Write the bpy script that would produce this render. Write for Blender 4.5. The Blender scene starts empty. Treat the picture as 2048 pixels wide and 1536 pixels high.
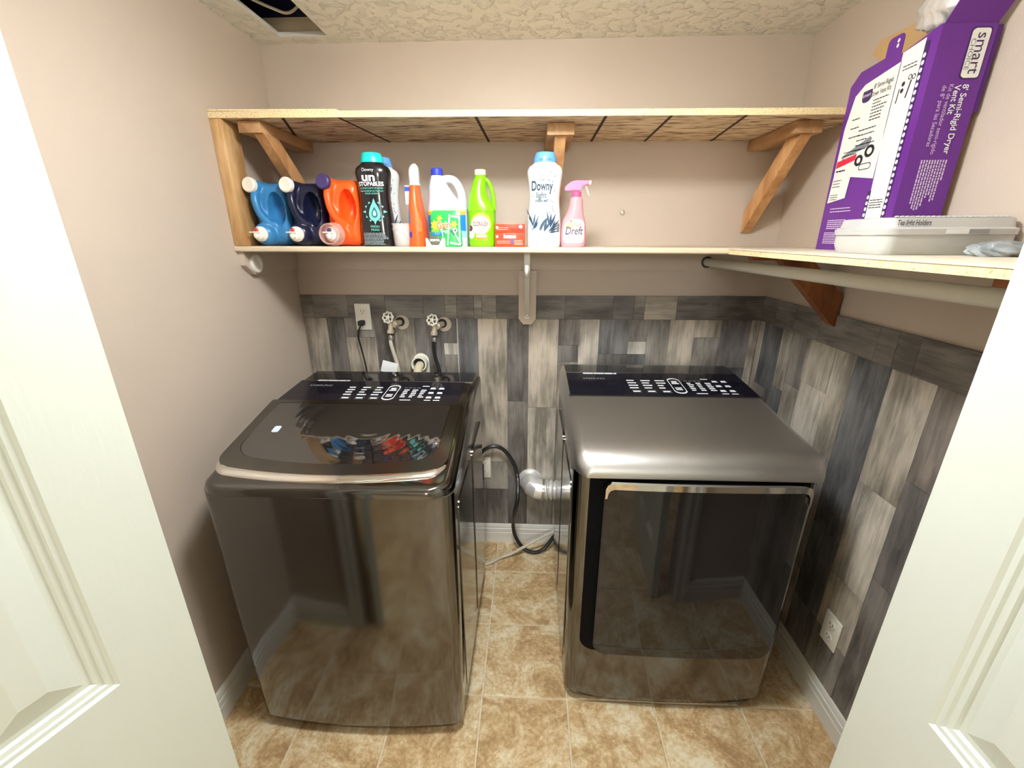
import bpy, bmesh, math, random
from mathutils import Vector, Matrix
S = bpy.context.scene
C = S.collection
R = random.Random(7)

# ------------------------------------------------------------------ camera, world, exposure
def setup_camera():
    pitch, yaw, roll = -.3333, .0421, -.0017
    cp, sp, cy, sy = math.cos(pitch), math.sin(pitch), math.cos(yaw), math.sin(yaw)
    f = Vector((-sy*cp, cy*cp, sp)); r = Vector((cy, sy, 0)); u = r.cross(f)
    r2 = r*math.cos(roll) + u*math.sin(roll); u2 = -r*math.sin(roll) + u*math.cos(roll)
    cam = bpy.data.cameras.new('camera'); o = bpy.data.objects.new('camera', cam); C.objects.link(o)
    m = Matrix((r2, u2, -f)).transposed().to_4x4(); m.translation = Vector((0, -1.9257, 1.5734))
    o.matrix_world = m
    cam.sensor_width = 36; cam.lens = 854.4/2048*36; cam.clip_start = .02
    S.camera = o
setup_camera()
W = bpy.data.worlds.new('world'); S.world = W; W.use_nodes = True
W.node_tree.nodes['Background'].inputs[0].default_value = (.9, .93, 1, 1)
W.node_tree.nodes['Background'].inputs[1].default_value = .05
S.view_settings.view_transform = 'Standard'; S.view_settings.look = 'None'
S.view_settings.exposure = 1.85; S.view_settings.gamma = 1; S.view_settings.use_curve_mapping = False
LAMP_STRENGTH = 36.0
HALL_FILL_WATTS = 24.0

def add_hall_fill():
    l = bpy.data.lights.new('hall_fill_light', 'POINT'); l.energy = HALL_FILL_WATTS; l.shadow_soft_size = .25; l.color = (.97, 1, .96)  # added fill light behind the camera, not a known lamp
    o = bpy.data.objects.new('hall_fill_light', l); C.objects.link(o); o.location = (.0, -4.3, 1.95)
add_hall_fill()

# ------------------------------------------------------------------ materials
def nd(nt, t, **kw):
    n = nt.nodes.new(t)
    for k, v in kw.items():
        if k in n.inputs: n.inputs[k].default_value = v
        else: setattr(n, k, v)
    return n
def rgba(c): return (c[0], c[1], c[2], 1)
def lin(r, g, b):
    f = lambda v: (v/255/12.92) if v/255 <= .04045 else ((v/255+.055)/1.055)**2.4
    return (f(r), f(g), f(b))
MATS = {}
def mat(name, col, rough=.5, metal=0, var=.06, scale=12, bump=0, bscale=60, trans=0, ior=1.45, coat=0, spec=.5, stretch=(1, 1, 1), sss=0, emit=None):
    m = bpy.data.materials.new(name); m.use_nodes = True; nt = m.node_tree
    b = nt.nodes['Principled BSDF']
    tc = nd(nt, 'ShaderNodeTexCoord'); mp = nd(nt, 'ShaderNodeMapping'); mp.inputs['Scale'].default_value = stretch
    nt.links.new(tc.outputs['Object'], mp.inputs['Vector'])
    no = nd(nt, 'ShaderNodeTexNoise', Scale=scale, Detail=4.0); nt.links.new(mp.outputs[0], no.inputs['Vector'])
    cr = nd(nt, 'ShaderNodeValToRGB')
    cr.color_ramp.elements[0].position = .3; cr.color_ramp.elements[1].position = .7
    cr.color_ramp.elements[0].color = rgba([c*(1-var) for c in col]); cr.color_ramp.elements[1].color = rgba([min(1, c*(1+var)) for c in col])
    nt.links.new(no.outputs[0], cr.inputs[0]); nt.links.new(cr.outputs[0], b.inputs['Base Color'])
    b.inputs['Roughness'].default_value = rough; b.inputs['Metallic'].default_value = metal
    b.inputs['Transmission Weight'].default_value = trans; b.inputs['IOR'].default_value = ior
    b.inputs['Coat Weight'].default_value = coat; b.inputs['Coat Roughness'].default_value = .05
    b.inputs['Specular IOR Level'].default_value = spec
    if sss:
        b.inputs['Subsurface Weight'].default_value = sss; b.inputs['Subsurface Radius'].default_value = (.01, .01, .01)
    if emit:
        b.inputs['Emission Color'].default_value = rgba(emit[:3]); b.inputs['Emission Strength'].default_value = emit[3]
    if bump:
        n2 = nd(nt, 'ShaderNodeTexNoise', Scale=bscale, Detail=3.0); nt.links.new(mp.outputs[0], n2.inputs['Vector'])
        bp = nd(nt, 'ShaderNodeBump', Strength=bump, Distance=.004); nt.links.new(n2.outputs[0], bp.inputs['Height'])
        nt.links.new(bp.outputs[0], b.inputs['Normal'])
    MATS[name] = m
    return m
def wood(name, c1, c2, along, fine=40, rough=.55, tone=False, knots=.0):
    m = bpy.data.materials.new(name); m.use_nodes = True; nt = m.node_tree; b = nt.nodes['Principled BSDF']
    tc = nd(nt, 'ShaderNodeTexCoord'); oi = nd(nt, 'ShaderNodeObjectInfo')
    ad = nd(nt, 'ShaderNodeVectorMath', operation='ADD'); mul = nd(nt, 'ShaderNodeMath', operation='MULTIPLY'); mul.inputs[1].default_value = 37.0
    nt.links.new(oi.outputs['Random'], mul.inputs[0]); nt.links.new(tc.outputs['Object'], ad.inputs[0]); nt.links.new(mul.outputs[0], ad.inputs[1])
    mp = nd(nt, 'ShaderNodeMapping'); sc = [1, 1, 1]; sc['xyz'.index(along)] = .09; mp.inputs['Scale'].default_value = sc
    nt.links.new(ad.outputs[0], mp.inputs['Vector'])
    n1 = nd(nt, 'ShaderNodeTexNoise', Scale=fine, Detail=7.0, Roughness=.7, Distortion=.8); nt.links.new(mp.outputs[0], n1.inputs['Vector'])
    mp2 = nd(nt, 'ShaderNodeMapping'); sc2 = [1, 1, 1]; sc2['xyz'.index(along)] = .4; mp2.inputs['Scale'].default_value = sc2
    nt.links.new(ad.outputs[0], mp2.inputs['Vector'])
    n2 = nd(nt, 'ShaderNodeTexNoise', Scale=11.0, Detail=3.0); nt.links.new(mp2.outputs[0], n2.inputs['Vector'])
    mx = nd(nt, 'ShaderNodeMath', operation='ADD'); m5 = nd(nt, 'ShaderNodeMath', operation='MULTIPLY'); m5.inputs[1].default_value = 1.2
    nt.links.new(n2.outputs[0], m5.inputs[0]); nt.links.new(n1.outputs[0], mx.inputs[0]); nt.links.new(m5.outputs[0], mx.inputs[1])
    cr = nd(nt, 'ShaderNodeValToRGB'); cr.color_ramp.elements[0].position = .44; cr.color_ramp.elements[1].position = .67
    cr.color_ramp.elements[0].color = rgba(c1); cr.color_ramp.elements[1].color = rgba(c2)
    hf = nd(nt, 'ShaderNodeMath', operation='MULTIPLY'); hf.inputs[1].default_value = .5; nt.links.new(mx.outputs[0], hf.inputs[0])
    nt.links.new(hf.outputs[0], cr.inputs[0])
    out = cr.outputs[0]
    if knots:
        vo = nd(nt, 'ShaderNodeTexVoronoi', Scale=5.0); nt.links.new(mp2.outputs[0], vo.inputs['Vector'])
        kr = nd(nt, 'ShaderNodeValToRGB'); kr.color_ramp.elements[0].position = .03; kr.color_ramp.elements[1].position = .16
        kr.color_ramp.elements[0].color = (1-knots,)*3+(1,); kr.color_ramp.elements[1].color = (1, 1, 1, 1)
        nt.links.new(vo.outputs['Distance'], kr.inputs[0])
        mk = nd(nt, 'ShaderNodeMix', data_type='RGBA', blend_type='MULTIPLY'); mk.inputs[0].default_value = 1
        nt.links.new(out, mk.inputs[6]); nt.links.new(kr.outputs[0], mk.inputs[7]); out = mk.outputs[2]
    if tone:
        mt = nd(nt, 'ShaderNodeMix', data_type='RGBA', blend_type='MULTIPLY'); mt.inputs[0].default_value = 1
        nt.links.new(out, mt.inputs[6]); nt.links.new(oi.outputs['Color'], mt.inputs[7]); out = mt.outputs[2]
    nt.links.new(out, b.inputs['Base Color']); b.inputs['Roughness'].default_value = rough
    bp = nd(nt, 'ShaderNodeBump', Strength=.25, Distance=.002); nt.links.new(n1.outputs[0], bp.inputs['Height']); nt.links.new(bp.outputs[0], b.inputs['Normal'])
    MATS[name] = m
    return m
def chip(name, base, dark, light, scale=260, stretch=(1, 1, 1), thr=.42, rough=.7):
    m = bpy.data.materials.new(name); m.use_nodes = True; nt = m.node_tree; b = nt.nodes['Principled BSDF']
    tc = nd(nt, 'ShaderNodeTexCoord'); mp = nd(nt, 'ShaderNodeMapping'); mp.inputs['Scale'].default_value = stretch
    nt.links.new(tc.outputs['Object'], mp.inputs['Vector'])
    n1 = nd(nt, 'ShaderNodeTexNoise', Scale=scale, Detail=3.0, Distortion=1.0); nt.links.new(mp.outputs[0], n1.inputs['Vector'])
    cr = nd(nt, 'ShaderNodeValToRGB'); e = cr.color_ramp.elements
    e[0].position = thr-.1; e[0].color = rgba(dark); e[1].position = .62; e[1].color = rgba(light)
    k = e.new(thr); k.color = rgba(base)
    nt.links.new(n1.outputs[0], cr.inputs[0]); nt.links.new(cr.outputs[0], b.inputs['Base Color'])
    b.inputs['Roughness'].default_value = rough
    bp = nd(nt, 'ShaderNodeBump', Strength=.3, Distance=.002); nt.links.new(n1.outputs[0], bp.inputs['Height']); nt.links.new(bp.outputs[0], b.inputs['Normal'])
    MATS[name] = m
    return m
def ceiling_material():
    m = bpy.data.materials.new('knockdown_ceiling'); m.use_nodes = True; nt = m.node_tree; b = nt.nodes['Principled BSDF']
    tc = nd(nt, 'ShaderNodeTexCoord')
    n0 = nd(nt, 'ShaderNodeTexNoise', Scale=26.0, Detail=6.0, Distortion=.7); nt.links.new(tc.outputs['Object'], n0.inputs['Vector'])
    cr = nd(nt, 'ShaderNodeValToRGB'); cr.color_ramp.elements[0].position = .50; cr.color_ramp.elements[1].position = .64
    nt.links.new(n0.outputs[0], cr.inputs[0])
    n1 = nd(nt, 'ShaderNodeTexNoise', Scale=70.0, Detail=4.0); nt.links.new(tc.outputs['Object'], n1.inputs['Vector'])
    ma = nd(nt, 'ShaderNodeMath', operation='MULTIPLY_ADD'); ma.inputs[1].default_value = .35
    nt.links.new(n1.outputs[0], ma.inputs[0]); nt.links.new(cr.outputs[0], ma.inputs[2])
    bp = nd(nt, 'ShaderNodeBump', Strength=1.0, Distance=.0065); nt.links.new(ma.outputs[0], bp.inputs['Height']); nt.links.new(bp.outputs[0], b.inputs['Normal'])
    b.inputs['Base Color'].default_value = rgba(lin(242, 240, 234)); b.inputs['Roughness'].default_value = .6
    return m
def tile_material():
    m = bpy.data.materials.new('stone_tile'); m.use_nodes = True; nt = m.node_tree; b = nt.nodes['Principled BSDF']
    tc = nd(nt, 'ShaderNodeTexCoord'); oi = nd(nt, 'ShaderNodeObjectInfo')
    ad = nd(nt, 'ShaderNodeVectorMath', operation='ADD'); mul = nd(nt, 'ShaderNodeMath', operation='MULTIPLY'); mul.inputs[1].default_value = 91.0
    nt.links.new(oi.outputs['Random'], mul.inputs[0]); nt.links.new(tc.outputs['Object'], ad.inputs[0]); nt.links.new(mul.outputs[0], ad.inputs[1])
    n1 = nd(nt, 'ShaderNodeTexNoise', Scale=6.0, Detail=10.0, Roughness=.74, Distortion=1.0); nt.links.new(ad.outputs[0], n1.inputs['Vector'])
    n2 = nd(nt, 'ShaderNodeTexNoise', Scale=75.0, Detail=5.0, Roughness=.7); nt.links.new(ad.outputs[0], n2.inputs['Vector'])
    mx = nd(nt, 'ShaderNodeMath', operation='MULTIPLY_ADD'); mx.inputs[1].default_value = .45
    nt.links.new(n2.outputs[0], mx.inputs[0]); nt.links.new(n1.outputs[0], mx.inputs[2])
    cr = nd(nt, 'ShaderNodeValToRGB'); e = cr.color_ramp.elements
    e[0].position = .58; e[0].color = rgba(lin(168, 136, 96)); e[1].position = .86; e[1].color = rgba(lin(232, 220, 190))
    k = e.new(.68); k.color = rgba(lin(196, 164, 118)); k = e.new(.76); k.color = rgba(lin(216, 192, 150))
    nt.links.new(mx.outputs[0], cr.inputs[0]); nt.links.new(cr.outputs[0], b.inputs['Base Color'])
    b.inputs['Roughness'].default_value = .38
    bp = nd(nt, 'ShaderNodeBump', Strength=.25, Distance=.002); nt.links.new(mx.outputs[0], bp.inputs['Height']); nt.links.new(bp.outputs[0], b.inputs['Normal'])
    return m
def clear_plastic(name, col, alpha, rough=.1):
    m = bpy.data.materials.new(name); m.use_nodes = True; nt = m.node_tree; b = nt.nodes['Principled BSDF']
    tc = nd(nt, 'ShaderNodeTexCoord'); no = nd(nt, 'ShaderNodeTexNoise', Scale=14.0); nt.links.new(tc.outputs['Object'], no.inputs['Vector'])
    ma = nd(nt, 'ShaderNodeMath', operation='MULTIPLY_ADD'); ma.inputs[1].default_value = .2; ma.inputs[2].default_value = alpha-.1
    nt.links.new(no.outputs[0], ma.inputs[0]); nt.links.new(ma.outputs[0], b.inputs['Alpha'])
    b.inputs['Base Color'].default_value = rgba(col); b.inputs['Roughness'].default_value = rough
    MATS[name] = m
    return m
def lid_glass():
    m = bpy.data.materials.new('smoked_glass'); m.use_nodes = True; nt = m.node_tree; b = nt.nodes['Principled BSDF']
    tc = nd(nt, 'ShaderNodeTexCoord')
    mp = nd(nt, 'ShaderNodeMapping'); mp.inputs['Location'].default_value = (-.055, .10, 0); nt.links.new(tc.outputs['Object'], mp.inputs['Vector'])
    w = nd(nt, 'ShaderNodeTexWave', wave_type='RINGS', rings_direction='Z', Scale=11.0, Distortion=.4, Detail=0.0)
    nt.links.new(mp.outputs[0], w.inputs['Vector'])
    bp = nd(nt, 'ShaderNodeBump', Strength=.06, Distance=.002); nt.links.new(w.outputs['Fac'], bp.inputs['Height']); nt.links.new(bp.outputs[0], b.inputs['Normal'])
    b.inputs['Base Color'].default_value = (.012, .012, .013, 1); b.inputs['Roughness'].default_value = .03
    b.inputs['Alpha'].default_value = .86; b.inputs['IOR'].default_value = 2.0; b.inputs['Coat Weight'].default_value = 1.0; b.inputs['Coat Roughness'].default_value = .02; b.inputs['Coat IOR'].default_value = 1.7; nt.links.new(bp.outputs[0], b.inputs['Coat Normal'])
    return m

paint = mat('tan_paint', lin(200, 185, 169), .5, var=.02, scale=2, bump=.1, bscale=160)
paint_trim = mat('tan_trim_paint', lin(202, 187, 171), .45, var=.03, bump=.08)
shelf_paint = mat('cream_shelf_paint', lin(216, 198, 170), .45, var=.04, bump=.05)
ceil_m = ceiling_material()
white_trim = mat('white_trim_paint', lin(226, 224, 216), .4, var=.02)
door_m = mat('white_door_paint', lin(218, 223, 213), .45, var=.015, bump=.12, bscale=90, stretch=(1, 1, .15))
tile_m = tile_material()
grout = mat('grout', lin(222, 206, 176), .9, var=.12, scale=60)
plank_v = wood('grey_plank_upright', (.42, .41, .395), (1.28, 1.26, 1.22), 'z', fine=48, rough=.5, tone=True, knots=.5)
plank_h = wood('grey_plank_level', (.46, .445, .43), (1.24, 1.22, 1.18), 'x', fine=48, rough=.5, tone=True, knots=.3)
plank_y = wood('grey_plank_side_level', (.46, .445, .43), (1.24, 1.22, 1.18), 'y', fine=48, rough=.5, tone=True, knots=.3)
dark_gap = mat('dark_backing', (.03, .028, .026), .9)
pine_z = wood('pine_upright', lin(176, 132, 82), lin(222, 184, 132), 'z')
pine_y = wood('pine_level', lin(164, 122, 82), lin(208, 166, 118), 'y')
stain = wood('stained_pine', lin(112, 62, 30), lin(160, 98, 54), 'z')
chip_edge = chip('particle_edge', lin(228, 200, 146), lin(150, 112, 66), lin(244, 226, 184), 260, thr=.38)
chip_under = chip('weathered_sheathing', lin(206, 178, 142), lin(122, 92, 68), lin(232, 212, 180), 42, stretch=(.25, 1.6, 1), thr=.47)
chip_top = mat('pale_board_face', lin(222, 212, 190), .4, var=.1, scale=30)
stamp = mat('stamp_line', lin(60, 44, 36), .8)
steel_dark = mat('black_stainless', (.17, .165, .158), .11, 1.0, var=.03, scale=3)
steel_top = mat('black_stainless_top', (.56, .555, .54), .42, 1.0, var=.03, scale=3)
black_gloss = mat('black_gloss', (.010, .010, .013), .05, 0, var=.1, coat=.6)
console_m = mat('navy_gloss', (.006, .006, .013), .06, 0, var=.1)
door_glass = mat('black_door_glass', (.012, .011, .012), .05, 0, var=.1, coat=.35, ior=1.5)
black_matte = mat('black_rubber', (.012, .012, .013), .5)
chrome = mat('chrome', (.82, .8, .76), .06, 1.0, var=.02)
brushed = mat('grey_metal', (.45, .44, .42), .3, 1.0, var=.05)
alu = mat('aluminium_foil', (.92, .91, .89), .34, .55, var=.06, bump=.5, bscale=50)
print_white = mat('white_print', lin(235, 238, 240), .4)
print_grey = mat('grey_print', lin(120, 122, 125), .4)
glass_m = lid_glass()
plate_white = mat('white_plastic', lin(238, 234, 222), .35, var=.02)
socket_dark = mat('socket_dark', (.05, .045, .04), .5)
pvc = mat('white_pvc', lin(240, 236, 222), .3, var=.02)
brass = mat('brass_body', lin(214, 204, 184), .3, .5)
grey_hose = mat('grey_hose', lin(205, 198, 180), .45, var=.08)

def plastic(name, r, g, b, rough=.32, **k): return mat(name, lin(r, g, b), rough, var=.03, **k)
P = {}
def pc(name, r, g, b, rough=.32, **k):
    if name not in P: P[name] = plastic(name, r, g, b, rough, **k)
    return P[name]

# ------------------------------------------------------------------ mesh helpers
def B(): return bmesh.new()
def box(bm, x0, x1, y0, y1, z0, z1, bev=0, seg=2):
    r = bmesh.ops.create_cube(bm, size=1)
    vs = r['verts']
    for v in vs: v.co = Vector((x0+(v.co.x+.5)*(x1-x0), y0+(v.co.y+.5)*(y1-y0), z0+(v.co.z+.5)*(z1-z0)))
    if bev:
        es = list({e for v in vs for e in v.link_edges})
        bmesh.ops.bevel(bm, geom=es, offset=bev, segments=seg, profile=.5, affect='EDGES')
    return bm
def prism(bm, pts, fn, d0, d1):
    """polygon pts (a,b) extruded d0..d1; fn(a,b,d)->xyz"""
    a = [bm.verts.new(fn(p[0], p[1], d0)) for p in pts]; b = [bm.verts.new(fn(p[0], p[1], d1)) for p in pts]
    n = len(pts)
    bm.faces.new(a); bm.faces.new(b[::-1])
    for i in range(n): bm.faces.new((a[i], b[i], b[(i+1) % n], a[(i+1) % n]))
    bmesh.ops.recalc_face_normals(bm, faces=bm.faces[:])
    return bm
def rrect(x0, x1, z0, z1, r, seg=6):
    pts = []
    rs = r if isinstance(r, (list, tuple)) else (r,)*4
    for (cx, cz, a, rr) in ((x1-rs[0], z1-rs[0], 0, rs[0]), (x0+rs[1], z1-rs[1], 90, rs[1]), (x0+rs[2], z0+rs[2], 180, rs[2]), (x1-rs[3], z0+rs[3], 270, rs[3])):
        for i in range(seg+1):
            t = math.radians(a+90*i/seg); pts.append((cx+rr*math.cos(t), cz+rr*math.sin(t)))
    return pts
def rings(bm, loops, cap=True, close=True):
    V = [[bm.verts.new(p) for p in L] for L in loops]
    n = len(V[0])
    for i in range(len(V)-1):
        for j in range(n if close else n-1):
            k = (j+1) % n
            bm.faces.new((V[i][j], V[i][k], V[i+1][k], V[i+1][j]))
    if cap and close:
        bm.faces.new(V[0][::-1]); bm.faces.new(V[-1])
    bmesh.ops.recalc_face_normals(bm, faces=bm.faces[:])
    return bm
def se(cx, cy, rx, ry, n, z, seg=32):
    L = []
    for i in range(seg):
        t = 2*math.pi*i/seg; c, s = math.cos(t), math.sin(t)
        L.append(Vector((cx+rx*math.copysign(abs(c)**(2/n), c), cy+ry*math.copysign(abs(s)**(2/n), s), z)))
    return L
def smooth_sections(secs, sub=4):
    """Catmull-Rom through section tuples"""
    out = []
    n = len(secs)
    for i in range(n-1):
        p0, p1, p2, p3 = secs[max(i-1, 0)], secs[i], secs[i+1], secs[min(i+2, n-1)]
        for k in range(sub):
            t = k/sub
            out.append(tuple(.5*((2*b)+(-a+c)*t+(2*a-5*b+4*c-d)*t*t+(-a+3*b-3*c+d)*t**3) for a, b, c, d in zip(p0, p1, p2, p3)))
    out.append(secs[-1])
    return out
def loft(bm, secs, seg=32):   # (z,cx,cy,rx,ry,n)
    return rings(bm, [se(s[1], s[2], s[3], s[4], s[5], s[0], seg) for s in secs])
def front_fn(secs):
    ss = sorted(secs)
    def f(x, z):
        z = min(max(z, ss[0][0]), ss[-1][0]); s = ss[-1]
        for a, b in zip(ss, ss[1:]):
            if a[0] <= z <= b[0]:
                t = (z-a[0])/max(b[0]-a[0], 1e-9); s = tuple(p+(q-p)*t for p, q in zip(a, b)); break
        u = min(abs((x-s[1])/s[3]), .995)
        return s[2]-s[4]*(1-u**s[5])**(1/s[5])
    return f
def lathe(bm, prof, M=None, seg=28):   # prof (r,h) about z then matrix M
    M = M or Matrix.Identity(4)
    loops = [[M @ Vector((max(r, 1e-5)*math.cos(2*math.pi*i/seg), max(r, 1e-5)*math.sin(2*math.pi*i/seg), h)) for i in range(seg)] for r, h in prof]
    return rings(bm, loops)
def axis(loc, d):
    return Matrix.Translation(Vector(loc)) @ Vector((0, 0, 1)).rotation_difference(Vector(d)).to_matrix().to_4x4()
def spline(pts, sub=6):
    return [Vector(p) for p in smooth_sections([tuple(p) for p in pts], sub)]
def tube(bm, pts, r, seg=10, sub=6, raw=False):
    P_ = [Vector(p) for p in pts] if raw else spline(pts, sub)
    n = len(P_); rr = r if callable(r) else (lambda t: r)
    up = Vector((.13, .21, .97)); loops = []
    for i, p in enumerate(P_):
        t = (P_[min(i+1, n-1)]-P_[max(i-1, 0)]).normalized()
        a = (up - t*up.dot(t)); a = a.normalized() if a.length > 1e-4 else t.orthogonal().normalized(); b = t.cross(a); up = a
        q = rr(i/(n-1))
        loops.append([p+a*q*math.cos(2*math.pi*k/seg)+b*q*math.sin(2*math.pi*k/seg) for k in range(seg)])
    return rings(bm, loops)
STUFF = {'small_print', 'control_marks', 'button_outlines', 'flower_print', 'leaf_print', 'emblem_rays', 'dot_border', 'clamp_picture', 'tool_icons', 'rating_label', 'barcode', 'film_strip', 'film_edge', 'lid_beads', 'slots', 'rule_lines', 'swirl_emblem', 'side_print', 'pod_icon'}
def obj(name, bm, m, parent=None, smooth=35, kind=None, xf=None, color=None, label=None):
    if xf: bmesh.ops.transform(bm, matrix=xf, verts=bm.verts[:])
    if parent is not None and parent.get('_w'):
        o = Vector(parent['_w']); bmesh.ops.translate(bm, vec=-o, verts=bm.verts[:])
    me = bpy.data.meshes.new(name); bm.to_mesh(me); bm.free()
    for mm in (m if isinstance(m, (list, tuple)) else [m]): me.materials.append(mm)
    if smooth:
        me.shade_smooth(); me.set_sharp_from_angle(angle=math.radians(smooth))
    ob = bpy.data.objects.new(name, me); C.objects.link(ob)
    if parent is not None:
        ob.parent = parent
        if parent.get('_w'): ob['_w'] = parent['_w']
    if kind or name in STUFF: ob['kind'] = kind or 'stuff'
    if color: ob.color = (*color, 1)
    if label: ob['label'] = label
    return ob
def thing(name, label, cat, loc=(0, 0, 0), group=None, world=True, rotz=0):
    """Empty root; world=True: parts are given in world coordinates"""
    o = bpy.data.objects.new(name, None); C.objects.link(o); o.location = loc; o.rotation_euler = (0, 0, rotz)
    o.empty_display_size = .05
    o['label'] = label; o['category'] = cat
    if group: o['group'] = group
    if world: o['_w'] = tuple(loc)
    return o
def struct(name, bm, m, parent=None, smooth=0):
    o = obj(name, bm, m, parent, smooth)
    if parent is None: o['kind'] = 'structure'
    return o
def dup(root, loc, label, rotz=0):
    r = root.copy(); C.objects.link(r); r.location = loc; r['label'] = label; r.rotation_euler = (0, 0, rotz)
    for ch in list(root.children):
        c = ch.copy(); C.objects.link(c); c.parent = r
        for g in ch.children:
            d = g.copy(); C.objects.link(d); d.parent = c
    return r
# flat art: polygons and text in a plane (u,v), mapped to any surface
def art(polys, cut=0):
    bm = B()
    for pl in polys:
        try: bm.faces.new([bm.verts.new((p[0], p[1], 0)) for p in pl])
        except ValueError: pass
    bmesh.ops.triangulate(bm, faces=bm.faces[:])
    if cut: slice_bm(bm, cut)
    return bm
def slice_bm(bm, step):
    for ax in (0, 1):
        lo = min(v.co[ax] for v in bm.verts); hi = max(v.co[ax] for v in bm.verts)
        no = Vector((1, 0, 0)) if ax == 0 else Vector((0, 1, 0))
        st = step if ax == 0 else step*2
        k = 1
        while lo+k*st < hi:
            co = Vector((0, 0, 0)); co[ax] = lo+k*st
            bmesh.ops.bisect_plane(bm, geom=bm.verts[:]+bm.edges[:]+bm.faces[:], plane_co=co, plane_no=no); k += 1
FONT = {}
def text(s, size, width=None, cx=0, cy=0, cut=0, bold=0, shear=0, align='CENTER'):
    cu = bpy.data.curves.new('text', 'FONT'); cu.body = s; cu.size = size; cu.align_x = align; cu.align_y = 'CENTER'; cu.offset = bold; cu.shear = shear
    cu.resolution_u = 3
    o = bpy.data.objects.new('text', cu); C.objects.link(o)
    bpy.context.view_layer.update()
    dg = bpy.context.evaluated_depsgraph_get(); me = o.evaluated_get(dg).to_mesh()
    bm = B(); bm.from_mesh(me); o.evaluated_get(dg).to_mesh_clear()
    bpy.data.objects.remove(o); bpy.data.curves.remove(cu)
    if width:
        xs = [v.co.x for v in bm.verts]; w = max(xs)-min(xs)
        for v in bm.verts: v.co.x *= width/w
    bmesh.ops.translate(bm, vec=(cx, cy, 0), verts=bm.verts[:])
    if cut: slice_bm(bm, cut)
    return bm
def join(*bms):
    out = B()
    for b in bms:
        me = bpy.data.meshes.new('tmp'); b.to_mesh(me); b.free(); out.from_mesh(me); bpy.data.meshes.remove(me)
    return out
def onto(bm, fn):
    for v in bm.verts: v.co = Vector(fn(v.co.x, v.co.y))
    return bm
def bars(x0, x1, ztop, n, pitch, h, rnd, full=.6):
    """rows of small print: illegible at this size, so short bars of ink"""
    out = []
    for i in range(n):
        z = ztop-i*pitch; x = x0; end = x0+(x1-x0)*rnd.uniform(full, 1)
        while x < end-.001:
            w = min(rnd.uniform(.004, .012), end-x); out.append([(x, z), (x+w, z), (x+w, z+h), (x, z+h)]); x += w+.0015
    return out
def circ(cx, cz, rx, rz=None, n=20): 
    rz = rz or rx
    return [(cx+rx*math.cos(2*math.pi*i/n), cz+rz*math.sin(2*math.pi*i/n)) for i in range(n)]
def ringpoly(pts_out, pts_in):
    n = len(pts_out)
    return [[pts_out[i], pts_out[(i+1) % n], pts_in[(i+1) % n], pts_in[i]] for i in range(n)]
def evaluated(bm, mods):
    """apply modifiers to a bmesh; mods: list of (type, props) ; returns bmesh"""
    me = bpy.data.meshes.new('tmp'); bm.to_mesh(me); bm.free()
    o = bpy.data.objects.new('tmp', me); C.objects.link(o)
    for t, props in mods:
        md = o.modifiers.new(t, t)
        for k, v in props.items(): setattr(md, k, v)
    bpy.context.view_layer.update()
    dg = bpy.context.evaluated_depsgraph_get(); em = o.evaluated_get(dg).to_mesh()
    out = B(); out.from_mesh(em); o.evaluated_get(dg).to_mesh_clear()
    bpy.data.objects.remove(o); bpy.data.meshes.remove(me)
    return out
def cutter(bm):
    me = bpy.data.meshes.new('cut'); bm.to_mesh(me); bm.free(); o = bpy.data.objects.new('cut', me); C.objects.link(o); return o

# ------------------------------------------------------------------ the room
XL, XR, H, YF = -1.044, 1.025, 2.266, -1.40
T = .305; GX, GY = -.1558, -.2276
ZP, ZB, BH = 1.3244, 1.2199, .115

bm = B(); box(bm, -2.0, 2.0, -5.6, .1, -.1, -.0035)
floor = struct('floor', bm, grout)
def build_tiles():
    cache = {}
    for i in range(-4, 5):
        for j in range(-2, 9):
            x0, x1 = GX+i*T, GX+(i+1)*T; y1 = GY-(j-1)*T; y0 = y1-T
            x0, x1, y1 = max(x0, XL), min(x1, XR), min(y1, 0)
            if x1-x0 < .02 or y1-y0 < .02: continue
            g = .0032; w, d = x1-x0-2*g, y1-y0-2*g
            key = (round(w, 4), round(d, 4))
            if key not in cache:
                b = B(); box(b, -w/2, w/2, -d/2, d/2, -.0035, 0)
                bmesh.ops.bevel(b, geom=[e for e in b.edges if all(v.co.z > -.001 for v in e.verts)], offset=.0018, segments=1, affect='EDGES')
                me = bpy.data.meshes.new('tile'); b.to_mesh(me); b.free(); me.materials.append(tile_m); cache[key] = me
            o = bpy.data.objects.new('tile', cache[key]); C.objects.link(o); o.parent = floor
            o.location = ((x0+x1)/2, (y0+y1)/2, 0)
build_tiles()

bm = B(); box(bm, XL-.1, XR+.1, 0, .1, 0, H); wall_back = struct('wall_back', bm, paint)
bm = B(); box(bm, XL-.1, XL, YF-.11, 0, 0, H); wall_left = struct('wall_left', bm, paint)
bm = B(); box(bm, XR, XR+.1, YF-.11, 0, 0, H); wall_right = struct('wall_right', bm, paint)
OX, OZ = .66, 2.06
bm = B(); box(bm, XL, -OX, YF-.11, YF, 0, H); box(bm, OX, XR, YF-.11, YF, 0, H); box(bm, -OX, OX, YF-.11, YF, OZ, H)
struct('wall_front', bm, paint)
bm = B(); box(bm, -2.0, -1.9, -5.6, YF-.11, 0, H); struct('wall_hall_left', bm, paint)
bm = B(); box(bm, 1.9, 2.0, -5.6, YF-.11, 0, H); struct('wall_hall_right', bm, paint)
bm = B(); box(bm, -1.9, 1.9, -5.7, -5.6, 0, H); struct('wall_hall_back', bm, paint)
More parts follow.
